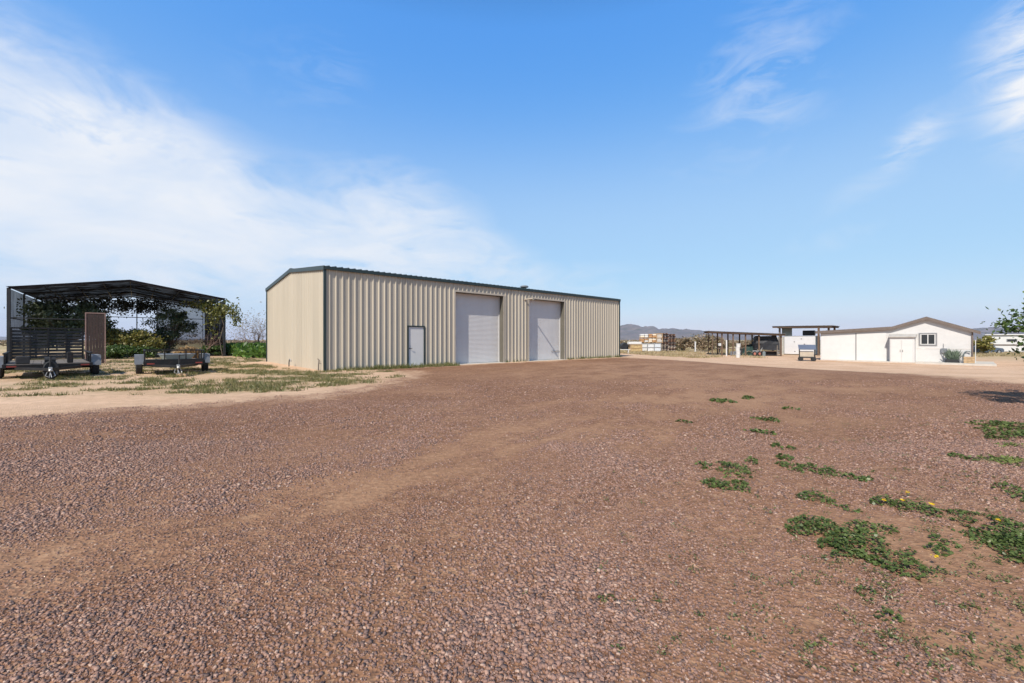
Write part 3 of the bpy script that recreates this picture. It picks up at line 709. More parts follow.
weed_patch('sparse green weeds at the right edge above the big cut off patch', [(1012,492,14,7), (1030,500,16,9)], .028, .07, 1.4)
weed_patch('small green rosette alone on the coarse gravel near the bottom', [(607,602,12,5)], .018, .04, 1.8)
weed_patch('upper left green weed tuft on the smooth reddish gravel', [(723,402,9,2.0)], .05, .08, 3.0)
weed_patch('small weed tuft to the right of the upper left one', [(748,399,6,1.4)], .05, .07, 3.0)
weed_patch('flat weed tuft farthest right on the smooth reddish gravel', [(792,410,8,1.6)], .05, .06, 2.6)
weed_patch('thin line of weeds above the oval weed tuft', [(765,420,12,1.6), (772,422,6,1.4)], .045, .05, 2.0)
weed_patch('oval green weed tuft in line with the row of tufts', [(760,433,10,3.0)], .045, .08, 2.8)
weed_patch('green weed tuft right below the oval tuft', [(781,448,10,2.8)], .04, .07, 2.5)
weed_patch('green weed tuft above the left end of the compact patch', [(784,459,9,2.6)], .04, .06, 2.4)
weed_patch('isolated weed tuft on the reddish gravel left of the others', [(684,423,6,1.3)], .045, .05, 2.4)
weed_patch('thin weed sprig in the middle of the yard', [(704,467,7,3)], .03, .05, 1.6)
weed_patch('thin grassy weed near the bottom edge of the picture', [(820,648,14,5)], .016, .04, 1.6, M_weedyl)
weed_patch('small green weed below the largest patch', [(865,595,10,4), (870,604,5,3)], .02, .04, 1.6)
weed_patch('small pale weed lower right of the largest patch', [(888,621,11,5)], .018, .04, 1.6)
# tiny sprigs nobody could count
P = []
for i in range(420):
    px = 1024-abs(random.gauss(0, 190)); py = random.uniform(400, 675)
    X, Z, z = G(px, py); n = random.randint(3, 22); s = random.uniform(.008, .045)
    P.append(np.array([X, Z, z+.018])+np.abs(RNG.normal(size=(n,3))*np.array([s,s,.012]))*np.sign(RNG.normal(size=(n,3))*np.array([1,1,0])+np.array([0,0,1])))
P = np.concatenate(P)
tag(link_mesh('weed_sprigs', leaf_mesh('weed_sprigs', P, .009, 1.8, up=.5), M_sprig), 'tiny scattered weed sprigs growing through the gravel', 'weeds', None, 'stuff')

# tree at the right edge
t = tree('shade_tree', 'round leafy green tree reaching in at the right edge', 'tree', (12.4, 8.5, 0), 2.8, [(0,0,1.85,1.8,1.6,1.0), (-.5,-.1,1.55,1.4,1.2,.7), (.4,0,2.4,1.3,1.2,.6)], 15000, .058, M_lead, seed=41, nclump=85, density=.17)

# ------------------------------------------------------------------ trailers (local y points away from the tongue)
def wheel(parent, x, y, r=.34, w=.22):
    t = MB().lathe([(r*.62,-w/2),(r*.9,-w/2),(r,-w*.38),(r,w*.38),(r*.9,w/2),(r*.62,w/2)], (x, y, r), 'x', 28).build('wheel', M_rubber, parent, smooth=False)
    MB().lathe([(r*.60,-w*.42),(r*.45,-w*.46),(r*.2,-w*.52),(r*.2,w*.52),(r*.45,w*.46),(r*.60,w*.42)], (x, y, r), 'x', 16).build('rim', M_steel, t)
def trailer(name, label, loc, rz, hw, front, back, kind):
    t = thing(name, label, 'trailer', loc, rz)
    fw = .30; dw = hw-fw; zb = .48
    f = MB()
    for x in (-dw, dw): f.box(x-.04, x+.04, -front, back, zb-.07, zb+.07)
    for y in np.linspace(-front+.04, back-.04, 7): f.box(-dw+.04, dw-.04, y-.03, y+.03, zb-.05, zb+.04)
    f.build('frame', M_black, t)
    dk = MB(); n = 10
    for k in range(n):
        x0 = -dw+.045+(2*dw-.09)*k/n; dk.box(x0+.004, x0+(2*dw-.09)/n-.004, -front+.02, back-.02, zb+.045, zb+.075)
    dk.build('deck', M_greyplank, t)
    tg = MB(); L = 1.5
    for s in (-1, 1): tg.bar((s*dw*.75, -front+.02, zb-.08), (s*.03, -front-L, zb-.08), .07, .10)
    tg = tg.build('tongue', M_black, t)
    cp = MB(); cp.box(-.05, .05, -front-L-.22, -front-L+.05, zb-.12, zb, .012); cp.lathe([(.05,0),(.055,.04),(.03,.08)], (0, -front-L-.2, zb-.14)); cp.build('coupler', M_steel, tg)
    jk = MB(); jx = 0 if kind == 1 else .05; jy = -front-L+.28
    jk.tube([(jx, jy, .03), (jx, jy, .85)], .032, 10); jk.lathe([(.10,.0),(.10,.03)], (jx, jy, .01)); jk.tube([(jx, jy, .83), (jx+.16, jy, .83), (jx+.16, jy, .93)], .012, 6)
    jk.build('jack', M_dark, tg)
    ch = MB()
    for s in (-1, 1):
        ch.tube([(s*.05, jy-.1, zb-.1), (s*.12, jy-.25, .17), (s*.03, jy-.38, .12), (s*.0, jy-.2, .3)], .013, 5)
    ch.build('safety_chain', M_steel, tg)
    ax = (-.42, .42) if kind == 1 else (0,)
    a_ = MB()
    for y in ax: a_.tube([(-hw+.08, y, .34), (hw-.08, y, .34)], .035, 8)
    a_.build('axle', M_dark, t)
    for s in (-1, 1):
        for y in ax: wheel(t, s*(hw-.13), y)
        fd = MB(); y0 = ax[0]-.48; y1 = ax[-1]+.48; x0, x1 = sorted((s*(hw-.29), s*(hw+.02)))
        fd.prism([(y0, .42), (y0+.07, .80), (y1-.07, .80), (y1, .42), (y1+.02, .42), (y1-.055, .825), (y0+.055, .825), (y0-.02, .42)], x0, x1)
        fd.v = [(v[1], v[0], v[2]) for v in fd.v]
        fd.build('fender', M_fender, t)
    lt = MB(); lt.box(-dw+.06, -dw+.30, -front-.025, -front-.003, zb-.03, zb+.02); lt.build('reflector', M_red, t)
    lt = MB(); lt.box(dw-.30, dw-.06, -front-.025, -front-.003, zb-.03, zb+.02); lt.build('reflector', M_red, t)
    return t, dw, zb
t1, dw, zb = trailer('flatbed_trailer', 'left trailer with a tall black slatted ramp gate and grey fenders', (-18.75, 16.9, 0), math.atan2(.663, -.748)-math.pi/2, 1.42, 1.5, 3.3, 1)
g = MB(); gx = dw-.02
for s in (-1, 1): g.box(s*gx-.035, s*gx+.035, 3.32, 3.38, zb, 2.02)
g.box(-gx, gx, 3.325, 3.375, 1.95, 2.02); g.box(-.03, .03, 3.325, 3.375, zb+.1, 1.95)
for s in (-.5, .5): g.box(s*gx-.02, s*gx+.02, 3.33, 3.37, zb+.1, 1.95)
gt = g.build('ramp_gate', M_black, t1)
g = MB()
for k in range(9): z = zb+.14+k*.145; g.box(-gx+.035, gx-.035, 3.375, 3.40, z, z+.108)
g.build('slats', M_dark, gt)
for s in (-1, 1):
    g = MB()
    for y in (-.9, .1, 1.1): g.box(s*dw-.025, s*dw+.025, y-.025, y+.025, zb+.07, .92)
    g.box(s*dw-.03, s*dw+.03, -1.45, 3.25, .92, .97)
    g.build('side_rail', M_black, t1)
sp = MB(); sp.lathe([(.19,-.07),(.30,-.09),(.335,0),(.30,.09),(.19,.07)], (0,0,0), 'y', 26)
sp.v = [(v[0]*.62+.02, v[1]-2.65, v[2]+.36) for v in sp.v]; sp = sp.build('spare_tyre', M_rubber, t1)
wn = MB(); wn.box(-.16, .16, -2.35, -2.0, zb-.03, zb+.16, .02); wn.lathe([(.1,-.14),(.1,.14)], (0, -2.2, zb+.24), 'x'); wn.tube([(.14,-2.2,zb+.24),(.3,-2.2,zb+.3),(.32,-2.2,zb+.5)], .012, 5); wn.build('winch', M_dark, t1)
tb = MB(); tb.box(-.85, -.5, -1.40, -1.0, zb+.08, zb+.36, .02); tb.build('toolbox', M_dark, t1)
tb = MB(); tb.box(.45, .62, -1.40, -1.2, zb+.08, zb+.5, .02); tb.build('toolbox', M_black, t1)

t2, dw2, zb2 = trailer('utility_trailer', 'low single axle utility trailer with a thin black top rail', (-15.15, 18.65, 0), math.atan2(BU[1], BU[0]), 1.27, 1.45, 1.9, 2)
g = MB(); zr = .98
for x, y in [(s*dw2, y) for s in (-1, 1) for y in (-1.42, -.5, .5, 1.85)]+[(-.35,-1.42), (.35,-1.42)]: g.box(x-.02, x+.02, y-.02, y+.02, zb2+.07, zr)
for s in (-1, 1): g.box(s*dw2-.025, s*dw2+.025, -1.44, 1.87, zr, zr+.04)
g.box(-dw2+.025, dw2-.025, -1.44, -1.40, zr, zr+.04); g.box(-dw2+.025, dw2-.025, 1.83, 1.87, zr, zr+.04)
g.build('rail', M_black, t2)
fp = MB(); fp.box(-dw2+.03, dw2-.03, -1.47, -1.455, zb2-.10, zb2+.17); fp.build('front_panel', M_black, t2)
# block under the jack, board on the trailer deck
jl = t2.matrix_basis @ Vector((.05, -1.45-1.22, 0))
tag(MB().box(-.16, .16, -.12, .12, 0, .11, .008).build('wood_block', M_wood, None, (jl.x+.17, jl.y-.06, 0.0), .3), 'short pale wood block on the ground by the right trailer jack', 'wood block')
q = t2.matrix_basis @ Vector((.1, -.4, zb2+.08))
ld = thing('wheelbarrow_tray', 'pale metal tray lying on the deck of the right trailer', 'tray', q, t2.rotation_euler.z+.2)
mb = MB(); mb.add([(-.4,-.3,0),(.4,-.3,0),(.4,.3,0),(-.4,.3,0),(-.55,-.42,.26),(.55,-.42,.26),(.55,.42,.26),(-.55,.42,.26)], [(0,1,2,3),(0,4,5,1),(1,5,6,2),(2,6,7,3),(3,7,4,0)])
mb.build('tray', mat('pale_tray', (.32,.34,.30), .6), ld)
mb = MB(); mb.tube([(-.55,-.42,.27),(.55,-.42,.27),(.55,.42,.27),(-.55,.42,.27),(-.55,-.42,.27)], .02, 6); mb.build('rim', M_steel, ld)
# tall brown sheet between the trailers
X, Z, z = at(95.5, 25.5); pn = thing('metal_panel', 'tall narrow rusty brown metal panel standing left of the shade house middle', 'panel', (X, Z, 0), .75)
mb = MB()
for k in range(6): mb.box(-.39+k*.13, -.39+k*.13+.122, -.012, .012, .02, 3.06)
mb.build('sheet', M_rust, pn)
mb = MB(); mb.box(-.45, -.395, -.03, .03, -.1, 3.12); mb.box(.395, .45, -.03, .03, -.1, 3.12); mb.box(-.395, .395, -.03, .03, 3.062, 3.12); mb.build('frame', mat('pinkish_edge', (.26,.17,.15), .7), pn)
# pipe stubs by the gable wall
for i, (px, py, h, lb) in enumerate(((289, 366.5, .42, 'short dark pipe stub standing by the barn end wall, farther one'), (318.5, 370.5, .50, 'short bent dry pipe stub by the barn end wall, nearer the corner'))):
    X, Z, z = G(px, py); s = thing('pipe_stub', lb, 'pipe', (X, Z, 0))
    mb = MB(); mb.tube([(0,0,-.05), (.0,0,h*.5), (.03,0,h)], .028, 8); mb.build('pipe', M_dark if i == 0 else M_greyplank, s)
    mb = MB()
    if i == 0: mb.tube([(.03,0,h), (.10,0,h*.85), (.11,0,h*.6)], .03, 8)
    else: mb.tube([(.0,0,h*.75), (.16,-.02,h*.62), (.24,-.02,h*.60)], .018, 6); mb.tube([(.03,0,h-.02), (-.04,0,h+.06)], .022, 6)
    mb.build('faucet', M_steel if i == 0 else M_greyplank, s)

# ------------------------------------------------------------------ white house (local x right, y inwards)
GH = -.55
hs = thing('white_house', 'low white outbuilding with brown fascia, gabled right half and long lean-to', 'house', (30.7, 41.5, GH), math.atan2(-.743, .669))
zz = lambda z: z-GH      # world -> local
xs_ = [0, 5.33, 7.5, 10.1]; rt = [zz(2.20), zz(2.50), zz(3.30), zz(2.20)]
DEP = 9.0
mb = MB(); n = len(xs_)
poly = [(0,-.3),(10.1,-.3),(10.1,rt[3]),(7.5,rt[2]),(5.33,rt[1]),(0,rt[0])]
mb.prism(poly, 0, DEP); mb.build('wall', M_white, hs)
def slab_roof(x0, z0, x1, z1, nm='roof', th=.16, y0=-.27, m=M_shedroof):
    mb = MB(); mb.prism([(x0, z0+.012), (x1, z1+.012), (x1, z1+th), (x0, z0+th)], y0, DEP+.3); return mb.build(nm, m, hs)
slab_roof(-.35, rt[0]-.02, 5.33, rt[1]); slab_roof(5.33, rt[1], 7.5, rt[2]); slab_roof(7.5, rt[2], 10.6, rt[3]-.21)
def fascia(x0, z0, x1, z1):
    mb = MB(); mb.prism([(x0, z0-.10), (x1, z1-.10), (x1, z1+.14), (x0, z0+.14)], -.31, -.272); mb.build('fascia', M_brownfascia, hs)
    mb = MB(); mb.prism([(x0, z0-.05), (x1, z1-.05), (x1, z1+.01), (x0, z0+.01)], -.271, -.003); mb.build('soffit', M_brownfascia, hs)
fascia(-.35, rt[0]-.02, 5.33, rt[1]); fascia(5.33, rt[1], 7.5, rt[2]); fascia(7.5, rt[2], 10.6, rt[3]-.21)
mb = MB(); mb.box(10.103, 10.20, -.10, .95, -.2, rt[3]-.12); mb.build('side_wall_shade', M_brownfascia, hs)  # brown sheet over the side wall, its shade put into the colour
ld = MB(); ld.box(.08, 2.72, -.03, -.002, .05, rt[0]-.12); ld.build('sliding_door', M_whitepaint, hs)
ld = MB(); ld.box(2.80, 4.9, -.045, -.002, .05, rt[0]-.10); ld = ld.build('sliding_door', M_whitepaint, hs)
jt = MB(); jt.box(2.722, 2.775, -.06, -.002, .02, rt[0]-.12); jt.build('joint_trim', M_greyframe, hs)
# projecting closet
cb = MB(); cb.prism([(5.22,0),(6.82,0),(6.82,zz(1.68)),(5.22,zz(1.68))], -.85, -.002); cb = cb.build('closet', M_white, hs)
rf = MB(); rf.add([(5.12,-1.0,zz(1.68)),(6.92,-1.0,zz(1.68)),(6.92,-.003,zz(1.90)),(5.12,-.003,zz(1.90)),(5.12,-1.0,zz(1.78)),(6.92,-1.0,zz(1.78)),(6.92,-.003,zz(2.0)),(5.12,-.003,zz(2.0))], [(0,3,2,1),(4,5,6,7),(0,1,5,4),(1,2,6,5),(2,3,7,6),(3,0,4,7)])
rf.build('closet_roof', mat('pale_grey_shingle', (.42,.40,.38), .9), cb)
for (a, b) in ((5.30, 5.98), (6.0, 6.68)):
    d_ = MB(); d_.box(a, b, -.885, -.852, .05, zz(1.45)); d_ = d_.build('closet_door', M_whitepaint, cb)
    h_ = MB(); xx = b-.07 if a < 5.5 else a+.07; h_.tube([(xx,-.89,.95),(xx,-.93,.98),(xx,-.93,1.12),(xx,-.89,1.15)], .012, 6); h_.build('handle', M_dark, d_)
ws = MB(); ws.box(7.02, 8.14, -.05, -.002, zz(.96), zz(1.06)); ws.box(7.02, 8.14, -.05, -.002, zz(1.96), zz(2.06)); ws.box(7.02, 7.12, -.05, -.002, zz(1.06), zz(1.96)); ws.box(8.04, 8.14, -.05, -.002, zz(1.06), zz(1.96))
ws = ws.build('window', M_greyframe, hs)
wi = MB(); wi.box(7.12, 8.04, -.04, -.02, zz(1.06), zz(1.11)); wi.box(7.12, 8.04, -.04, -.02, zz(1.91), zz(1.96)); wi.box(7.12, 7.18, -.04, -.02, zz(1.11), zz(1.91)); wi.box(7.98, 8.04, -.04, -.02, zz(1.11), zz(1.91)); wi.box(7.55, 7.61, -.04, -.02, zz(1.11), zz(1.91)); wi.build('sash', M_whitepaint, ws)
wg = MB(); wg.box(7.18, 7.55, -.018, -.004, zz(1.11), zz(1.91)); wg.box(7.61, 7.98, -.018, -.004, zz(1.11), zz(1.91)); wg.build('pane', M_glass, ws)
st_ = MB(); st_.box(6.9, 10.1, -.014, -.002, zz(.68), zz(.72)); st_.build('trim_strip', mat('cream_trim', (.62,.57,.52), .8), hs)
dp = MB(); dp.tube([(10.32,-.35,.1),(10.32,-.35,rt[3]-.75)], .025, 6); dp.build('downspout', M_whitepaint, hs)
eb = MB(); eb.box(8.35, 8.72, -.16, -.002, zz(.38), zz(.74)); eb = eb.build('meter_box', M_fender, hs)
cd = MB(); cd.tube([(8.52,-.08,zz(.74)),(8.52,-.08,zz(1.15))], .02, 6); cd.tube([(8.52,-.08,zz(.38)),(8.52,-.08,.05)], .02, 6); cd.build('conduit', M_steel, eb)
rel = hs.matrix_basis
sb = MB(); sb.box(6.95, 11.4, -2.1, -.004, -.3, .14, .01); sb.box(10.11, 11.35, 0.0, 4.2, -.3, .137); sb.box(1.5, 6.948, -.9, -.004, -.3, .10)
tag(sb.build('concrete_slab', M_conc, None, (30.7, 41.5, GH), hs.rotation_euler.z), 'low pale concrete slab around the front of the white outbuilding', 'slab')
def on_house(x, y, z): q = rel @ Vector((x, y, z)); return q
q = on_house(9.05, -.5, .14); ag = thing('agave_plant', 'bushy grey green agave in a dark planter against the white wall', 'plant', q, hs.rotation_euler.z)
MB().box(-.42, .42, -.25, .25, 0, .26, .02).build('planter', M_dark, ag)
mb = MB(); rnd = random.Random(4)
for k in range(90):
    a = rnd.uniform(0, 6.28); l = rnd.uniform(.5, .95); sx = rnd.uniform(-.3,.3); sp_ = rnd.uniform(.1,.5); dx, dy = math.cos(a)*sp_, math.sin(a)*sp_*.6
    b0 = Vector((sx, 0, .24)); md = b0+Vector((dx*.5, dy*.5, l*.55)); tp = b0+Vector((dx, dy, l)); w = Vector((-math.sin(a), math.cos(a), 0))*.045
    mb.add([b0-w, b0+w, md+w*1.2, tp, md-w*1.2], [(0,1,2,3,4)])
me_o = mb.build('leaves', mat('agave_green', (.13,.17,.125), .7, 0, .3, 4), ag, fix=False)
q = on_house(9.65, -.6, .14); wt = thing('washtub', 'small white tub on the slab beside the agave', 'tub', q, hs.rotation_euler.z)
MB().lathe([(.22,0),(.28,.18),(.30,.19),(.27,.19),(.21,.03)], (0,0,0)).build('tub', M_whitepaint, wt)
MB().tube([(.3*math.cos(t), .3*math.sin(t), .19) for t in np.linspace(0, 6.283, 17)], .014, 5).build('rim', M_steel, wt)
q = on_house(9.98, -1.0, .14); wb = thing('wooden_planter', 'brown wooden planter box at the right front corner of the white wall', 'planter', q, hs.rotation_euler.z)
mb = MB()
for k in range(4): z = k*.13; mb.box(-.30, .30, -.25, -.22, z+.01, z+.125); mb.box(-.30, .30, .22, .25, z+.01, z+.125); mb.box(-.30, -.27, -.22, .22, z+.01, z+.125); mb.box(.27, .30, -.22, .22, z+.01, z+.125)
mb.build('boards', M_wood, wb); MB().box(-.265, .265, -.215, .215, .0, .44).build('soil', M_darkwood, wb)
q = on_house(9.72, -.12, .14); sg = thing('bent_pipe', 'grey pipe bent like a cane behind the wooden planter', 'pipe', q, hs.rotation_euler.z)
MB().tube([(-.05,0,-.0),(-.05,0,.65),(0,0,.85),(.12,-.02,.95),(.26,-.03,.93),(.32,-.03,.85)], .04, 8).build('pipe', M_greyblue, sg)
MB().lathe([(.09,0),(.07,.05),(.05,.07)], (-.05,0,0)).build('base', M_dark, sg)

# ------------------------------------------------------------------ white container store with raised roof
cs = thing('storage_container', 'white steel storage box below a raised flat shade roof', 'container', (40-.669*3.55, 55+.743*3.55, GH), math.atan2(-.743, .669))
CL, CW, CHt = 3.55, 2.5, 2.5
MB().box(0, CL, 0, CW, .08, CHt, .02).build('body', mat('greyish_white_steel', (.58,.575,.59), .6, 0, .06, 1.5), cs)
mb = MB(); mb.box(-.02, CL+.02, -.02, CW+.02, CHt, CHt+.06); mb.build('top_rail', M_steel, cs)
mb = MB(); mb.box(CL+.003, CL+.03, .1, CW-.05, .1, CHt-.05); mb.build('shaded_end', M_greyblue, cs)  # blue-grey sheet paints the shade on this end of the box
for (x, z) in ((1.2, 1.75), (2.35, 1.45), (1.25, .45), (2.0, 2.15)): MB().box(x-.07, x+.07, -.03, -.002, z-.04, z+.04).build('latch', M_dark, cs)
MB().box(-.9, -.1, .2, CW, 0, 2.45).build('side_cabinet', mat('pale_grey_siding', (.42,.41,.38), .8), cs)
sr = thing('raised_shade_roof', 'flat brown shade roof on tall posts above the white storage box', 'shade roof', cs.location, cs.rotation_euler.z)
for (x, y) in ((-.45,-.35), (-.45,CW+.5), (CL+1.5,-.35), (CL+1.5,CW+.5), (CL+.55,-.9)): MB().bar((x, y, -.1), (x, y, 3.75), .20).build('post', M_greyplank if x < 0 else M_darkwood, sr)
mb = MB(); mb.prism([(-1.2,3.86),(CL+2.0,3.80),(CL+2.0,3.87),(-1.2,3.93)], -1.1, CW+.9); mb.build('roof_sheet', M_shedroof, sr)
for y in (-.95, 1.2, CW+.5): MB().bar((-1.15, y, 3.76), (CL+1.95, y, 3.70), .10, .19).build('beam', M_darkwood, sr)
MB().box(-.3, .9, .05, .12, CHt+.07, 3.6).build('back_screen', mat('greygreen_screen', (.22,.24,.22), .8), sr)
q = cs.matrix_basis @ Vector((2.7, .7, CHt+.06)); ac = thing('rooftop_cooler', 'black boxy cooler sitting on top of the white storage box', 'cooler', q, cs.rotation_euler.z)
MB().box(-.65, .65, -.35, .35, .04, .72, .03).build('housing', M_tarp, ac)
mb = MB()
for k in range(7): mb.box(-.6, .6, -.37, -.352, .12+k*.08, .15+k*.08)
mb.build('grille', M_dark, ac)

# solar cart
X, Z, z = G(807, 361); sc = thing('solar_cart', 'small wheeled cart with a tilted blue solar panel in front of the white box', 'solar cart', (X, Z, z), -.55)
mb = MB(); mb.box(-.65, .65, -.35, .35, .30, .40)
for x in (-.6, .6): mb.bar((x, -.3, .36), (x, -.3, 1.14), .05); mb.bar((x, .3, .36), (x, .3, 1.40), .05)
mb.build('frame', M_dark, sc)
MB().box(-.58, .5, -.28, .28, .40, .93, .02).build('cabinet', mat('tan_cabinet', (.42,.36,.29), .7), sc)
mb = MB(); mb.add([(-.68,-.5,1.08),(.68,-.5,1.08),(.68,.5,1.50),(-.68,.5,1.50),(-.68,-.5,1.13),(.68,-.5,1.13),(.68,.5,1.55),(-.68,.5,1.55)], [(0,3,2,1),(4,5,6,7),(0,1,5,4),(1,2,6,5),(2,3,7,6),(3,0,4,7)])
mb.build('solar_panel', M_blueglass, sc)
for (x, y) in ((-.5,-.38), (.5,-.38), (-.5,.38), (.5,.38)):
    MB().lathe([(.10,-.05),(.20,-.04),(.20,.04),(.10,.05)], (x, y, .2), 'y', 16).build('wheel', M_rubber, sc)

# ------------------------------------------------------------------ pole shed
pl = at(709.5, 54.0); an = R(-18); PL = 8.3
ps = thing('pole_shed', 'long open sided pole shed with a thin dark roof on brown posts', 'shed', (pl[0], pl[1], GH), an)
H0, H1 = 2.58-GH, 2.16-GH
for i, f in enumerate((.04, .175, .33, .50, .68, .97)):
    for y in (0, 3.6): MB().bar((f*PL, y, -.1), (f*PL, y, H0+(H1-H0)*f-.12), .08 if i == 0 else .15).build('post', M_darkwood, ps)
mb = MB(); mb.prism([(-.3,H0),(PL+.2,H1),(PL+.2,H1+.06),(-.3,H0+.06)], -.5, 4.1); mb.build('roof_sheet', M_shedroof, ps)
for y in (-.35, 0, 1.8, 3.6): MB().bar((-.2, y, H0-.09), (PL+.1, y, H1-.09), .07, .16).build('beam', M_darkwood, ps)
PM = ps.matrix_basis
def inshed(px, y=1.0):
    """point under the shed roof seen at column px, y metres behind its front"""
    lo, hi = -2.0, PL+2
    for _ in range(40):
        md = (lo+hi)/2; q = PM @ Vector((md, y, 0)); 
        if 512+F*q.x/q.y < px: lo = md
        else: hi = md
    q = PM @ Vector((lo, y, 0)); return (q.x, q.y, GH)
q = inshed(766, 1.2); tp = thing('tarp_covered_stack', 'tall stack under a black tarp at the right end of the pole shed', 'covered stack', q, an)
bm_ = MB(); nx = 14; rnd = random.Random(8)
ring = [(-1.5,-.9),(-.5,-1.0),(.5,-.95),(1.3,-.9),(1.4,0),(1.3,.9),(0,1.0),(-1.4,.9),(-1.6,0)]
vs = []; zl = [.75, 1.5, 2.1, 2.5]
for k, z in enumerate(zl):
    for (x, y) in ring: vs.append((x*(1-.09*k)+rnd.gauss(0,.07), y*(1-.07*k)+rnd.gauss(0,.07), z+rnd.gauss(0,.06)))
nR = len(ring); fs = [(k*nR+i, k*nR+(i+1)%nR, (k+1)*nR+(i+1)%nR, (k+1)*nR+i) for k in range(3) for i in range(nR)]+[tuple(range(3*nR, 4*nR)), tuple(reversed(range(nR)))]
MB().add(vs, fs).build('tarp', M_tarp, tp)
for x in (-.95, 1.0): MB().bar((x, -.95, 0), (x, -.95, 1.35), .11).build('leg', M_greyplank, tp)
for x in (-1.0, 1.0): MB().bar((x, .8, 0), (x, .8, 1.25), .11).build('leg', M_greyplank, tp)
MB().box(-1.3, 1.3, -.9, .9, .56, .64).build('shelf', M_darkwood, tp)
MB().box(-1.3, 1.1, -.5, .85, .0, .53, .05).build('crate', M_tarp, tp)
q = inshed(750, 1.6); gp = thing('green_tarp_heap', 'dark green tarp heap in the middle of the pole shed', 'tarp heap', q, an)
vs = []; zl = [0, .6, 1.1, 1.4]
for k, z in enumerate(zl):
    for (x, y) in ring: vs.append((x*.7*(1-.22*k)+rnd.gauss(0,.08), y*.8*(1-.22*k)+rnd.gauss(0,.08), z+rnd.gauss(0,.07)*(k > 0)))
MB().add(vs, fs).build('tarp', M_gtarp, gp)
MB().tube([(-.9,-.75,.25),(-.3,-.85,.6),(.2,-.8,.35),(.9,-.7,.5)], .02, 5).build('rope', M_palebark, gp)
q = inshed(757, -.7); rc_ = thing('reel_cart', 'two wheeled cart with reddish wheels at the right end of the pole shed', 'cart', q, .2)
for x in (-.35, .35):
    w_ = MB().lathe([(.20,-.05),(.30,-.05),(.30,.05),(.20,.05)], (x, 0, .3), 'y', 18).build('wheel', M_rubber, rc_)
    MB().lathe([(.17,-.052),(.05,-.06),(.05,.06),(.17,.052)], (x, 0, .3), 'y', 12).build('rim', mat('faded_red', (.42,.16,.12), .7), w_)
MB().tube([(-.5,.1,.35),(.55,.1,.4),(.85,.1,1.05)], .03, 6).build('handle', M_steel, rc_)
MB().box(-.4, .4, .06, .3, .42, .72, .03).build('tray', M_steel, rc_)
q = inshed(769, -.9); sk = thing('fuel_can', 'grey metal can in front of the tarp covered stack', 'can', inshed(764, -1.0), .4)
MB().lathe([(.15,0),(.18,.02),(.18,.5),(.10,.58),(.04,.62)], (0,0,0)).build('can', M_greyblue, sk); MB().tube([(-.09,0,.58),(-.05,0,.70),(.05,0,.70),(.09,0,.58)], .014, 5).build('handle', M_dark, sk)
# white buckets, stacked
X, Z, z = G(738, 357.6)
b0 = thing('white_bucket', 'white bucket at the bottom of the stack in front of the pole shed', 'bucket', (X, Z, z), 0, 'white buckets stacked by the pole shed')
MB().lathe([(.20,0),(.235,.34),(.25,.345),(.25,.37),(.225,.37),(.215,.33)], (0,0,0)).build('pail', M_whitepaint, b0)
MB().lathe([(.26,.371),(.26,.395),(.24,.40)], (0,0,0)).build('lid', M_whitepaint, b0)
for k, lb in enumerate(('second bucket up in the white stack by the pole shed', 'third bucket up in the white stack by the pole shed', 'topmost white bucket of the stack by the pole shed')):
    c = b0.copy(); COL.objects.link(c); c.location = (X+(.02, -.03, .05)[k], Z, z+.402*(k+1)); c['label'] = lb
    for ch_ in list(b0.children): d = ch_.copy(); COL.objects.link(d); d.parent = c
# small things around
def post(px, py, h, w, m, lb, name='fence_post', cat='post', group=None):
    X, Z, z = G(px, py); t = MB(); t.box(-w/2, w/2, -w/2, w/2, -.2, h, .01); o = t.build(name, m, None, (X, Z, z), random.uniform(0,1)); return tag(o, lb, cat, group)
post(695.3, 352.6, 1.75, .16, M_whitepaint, 'thin white post standing left of the pole shed')
post(682.5, 350.5, 1.3, .42, M_darkwood, 'thick dark stump like post beside the scrub, right of the pallets', 'wooden_post')
post(726.6, 356, 2.0, .13, M_whitepaint, 'thin white pipe post under the pole shed roof', 'pipe_post')
X, Z, z = G(720, 352.0); wj = thing('mail_box', 'small white box on a post behind the left end of the pole shed', 'box', (X, Z, z)); MB().bar((0,0,-.1), (0,0,1.0), .10).build('post', M_greyplank, wj); MB().box(-.22, .22, -.3, .3, 1.0, 1.45, .04).build('box', M_whitepaint, wj)
q = inshed(731, 2.5); wbn = thing('work_bench', 'weathered plank bench loaded under the left part of the pole shed', 'bench', q, an)
MB().box(-1.6, 1.6, -.4, .4, .82, .9).build('bench_top', mat('faded_pink_board', (.5,.33,.25), .8), wbn)
for x in (-1.4, 1.4):
    for y in (-.3, .3): MB().bar((x, y, -.05), (x, y, .82), .08).build('leg', M_greyplank, wbn)
tag(MB().box(-.35, .35, -.3, .3, 0, .55, .05).build('plastic_crate', M_fender, None, inshed(734, .3), .3), 'grey crate on the ground under the left part of the pole shed', 'crate')
tag(MB().lathe([(.28,0),(.30,.02),(.30,.85),(.28,.88)], (0,0,0)).build('oil_drum', M_dark, None, inshed(742, 1.6), 0), 'dark drum beside the green tarp heap in the pole shed', 'drum')
# fence behind, dark wires
fx = [at(px, 92) for px in range(560, 860, 14)]
fn_ = thing('wire_fence', 'low wire fence crossing the scrub behind the pole shed', 'fence', (fx[0][0], fx[0][1], -.55))
for p in fx: MB().bar((p[0]-fx[0][0], p[1]-fx[0][1], -.1), (p[0]-fx[0][0], p[1]-fx[0][1], 1.35), .12).build('post', M_darkwood, fn_)
for z in (.45, .85, 1.25): MB().bar((0,0,z), (fx[-1][0]-fx[0][0], fx[-1][1]-fx[0][1], z), .02).build('wire', M_dark, fn_)

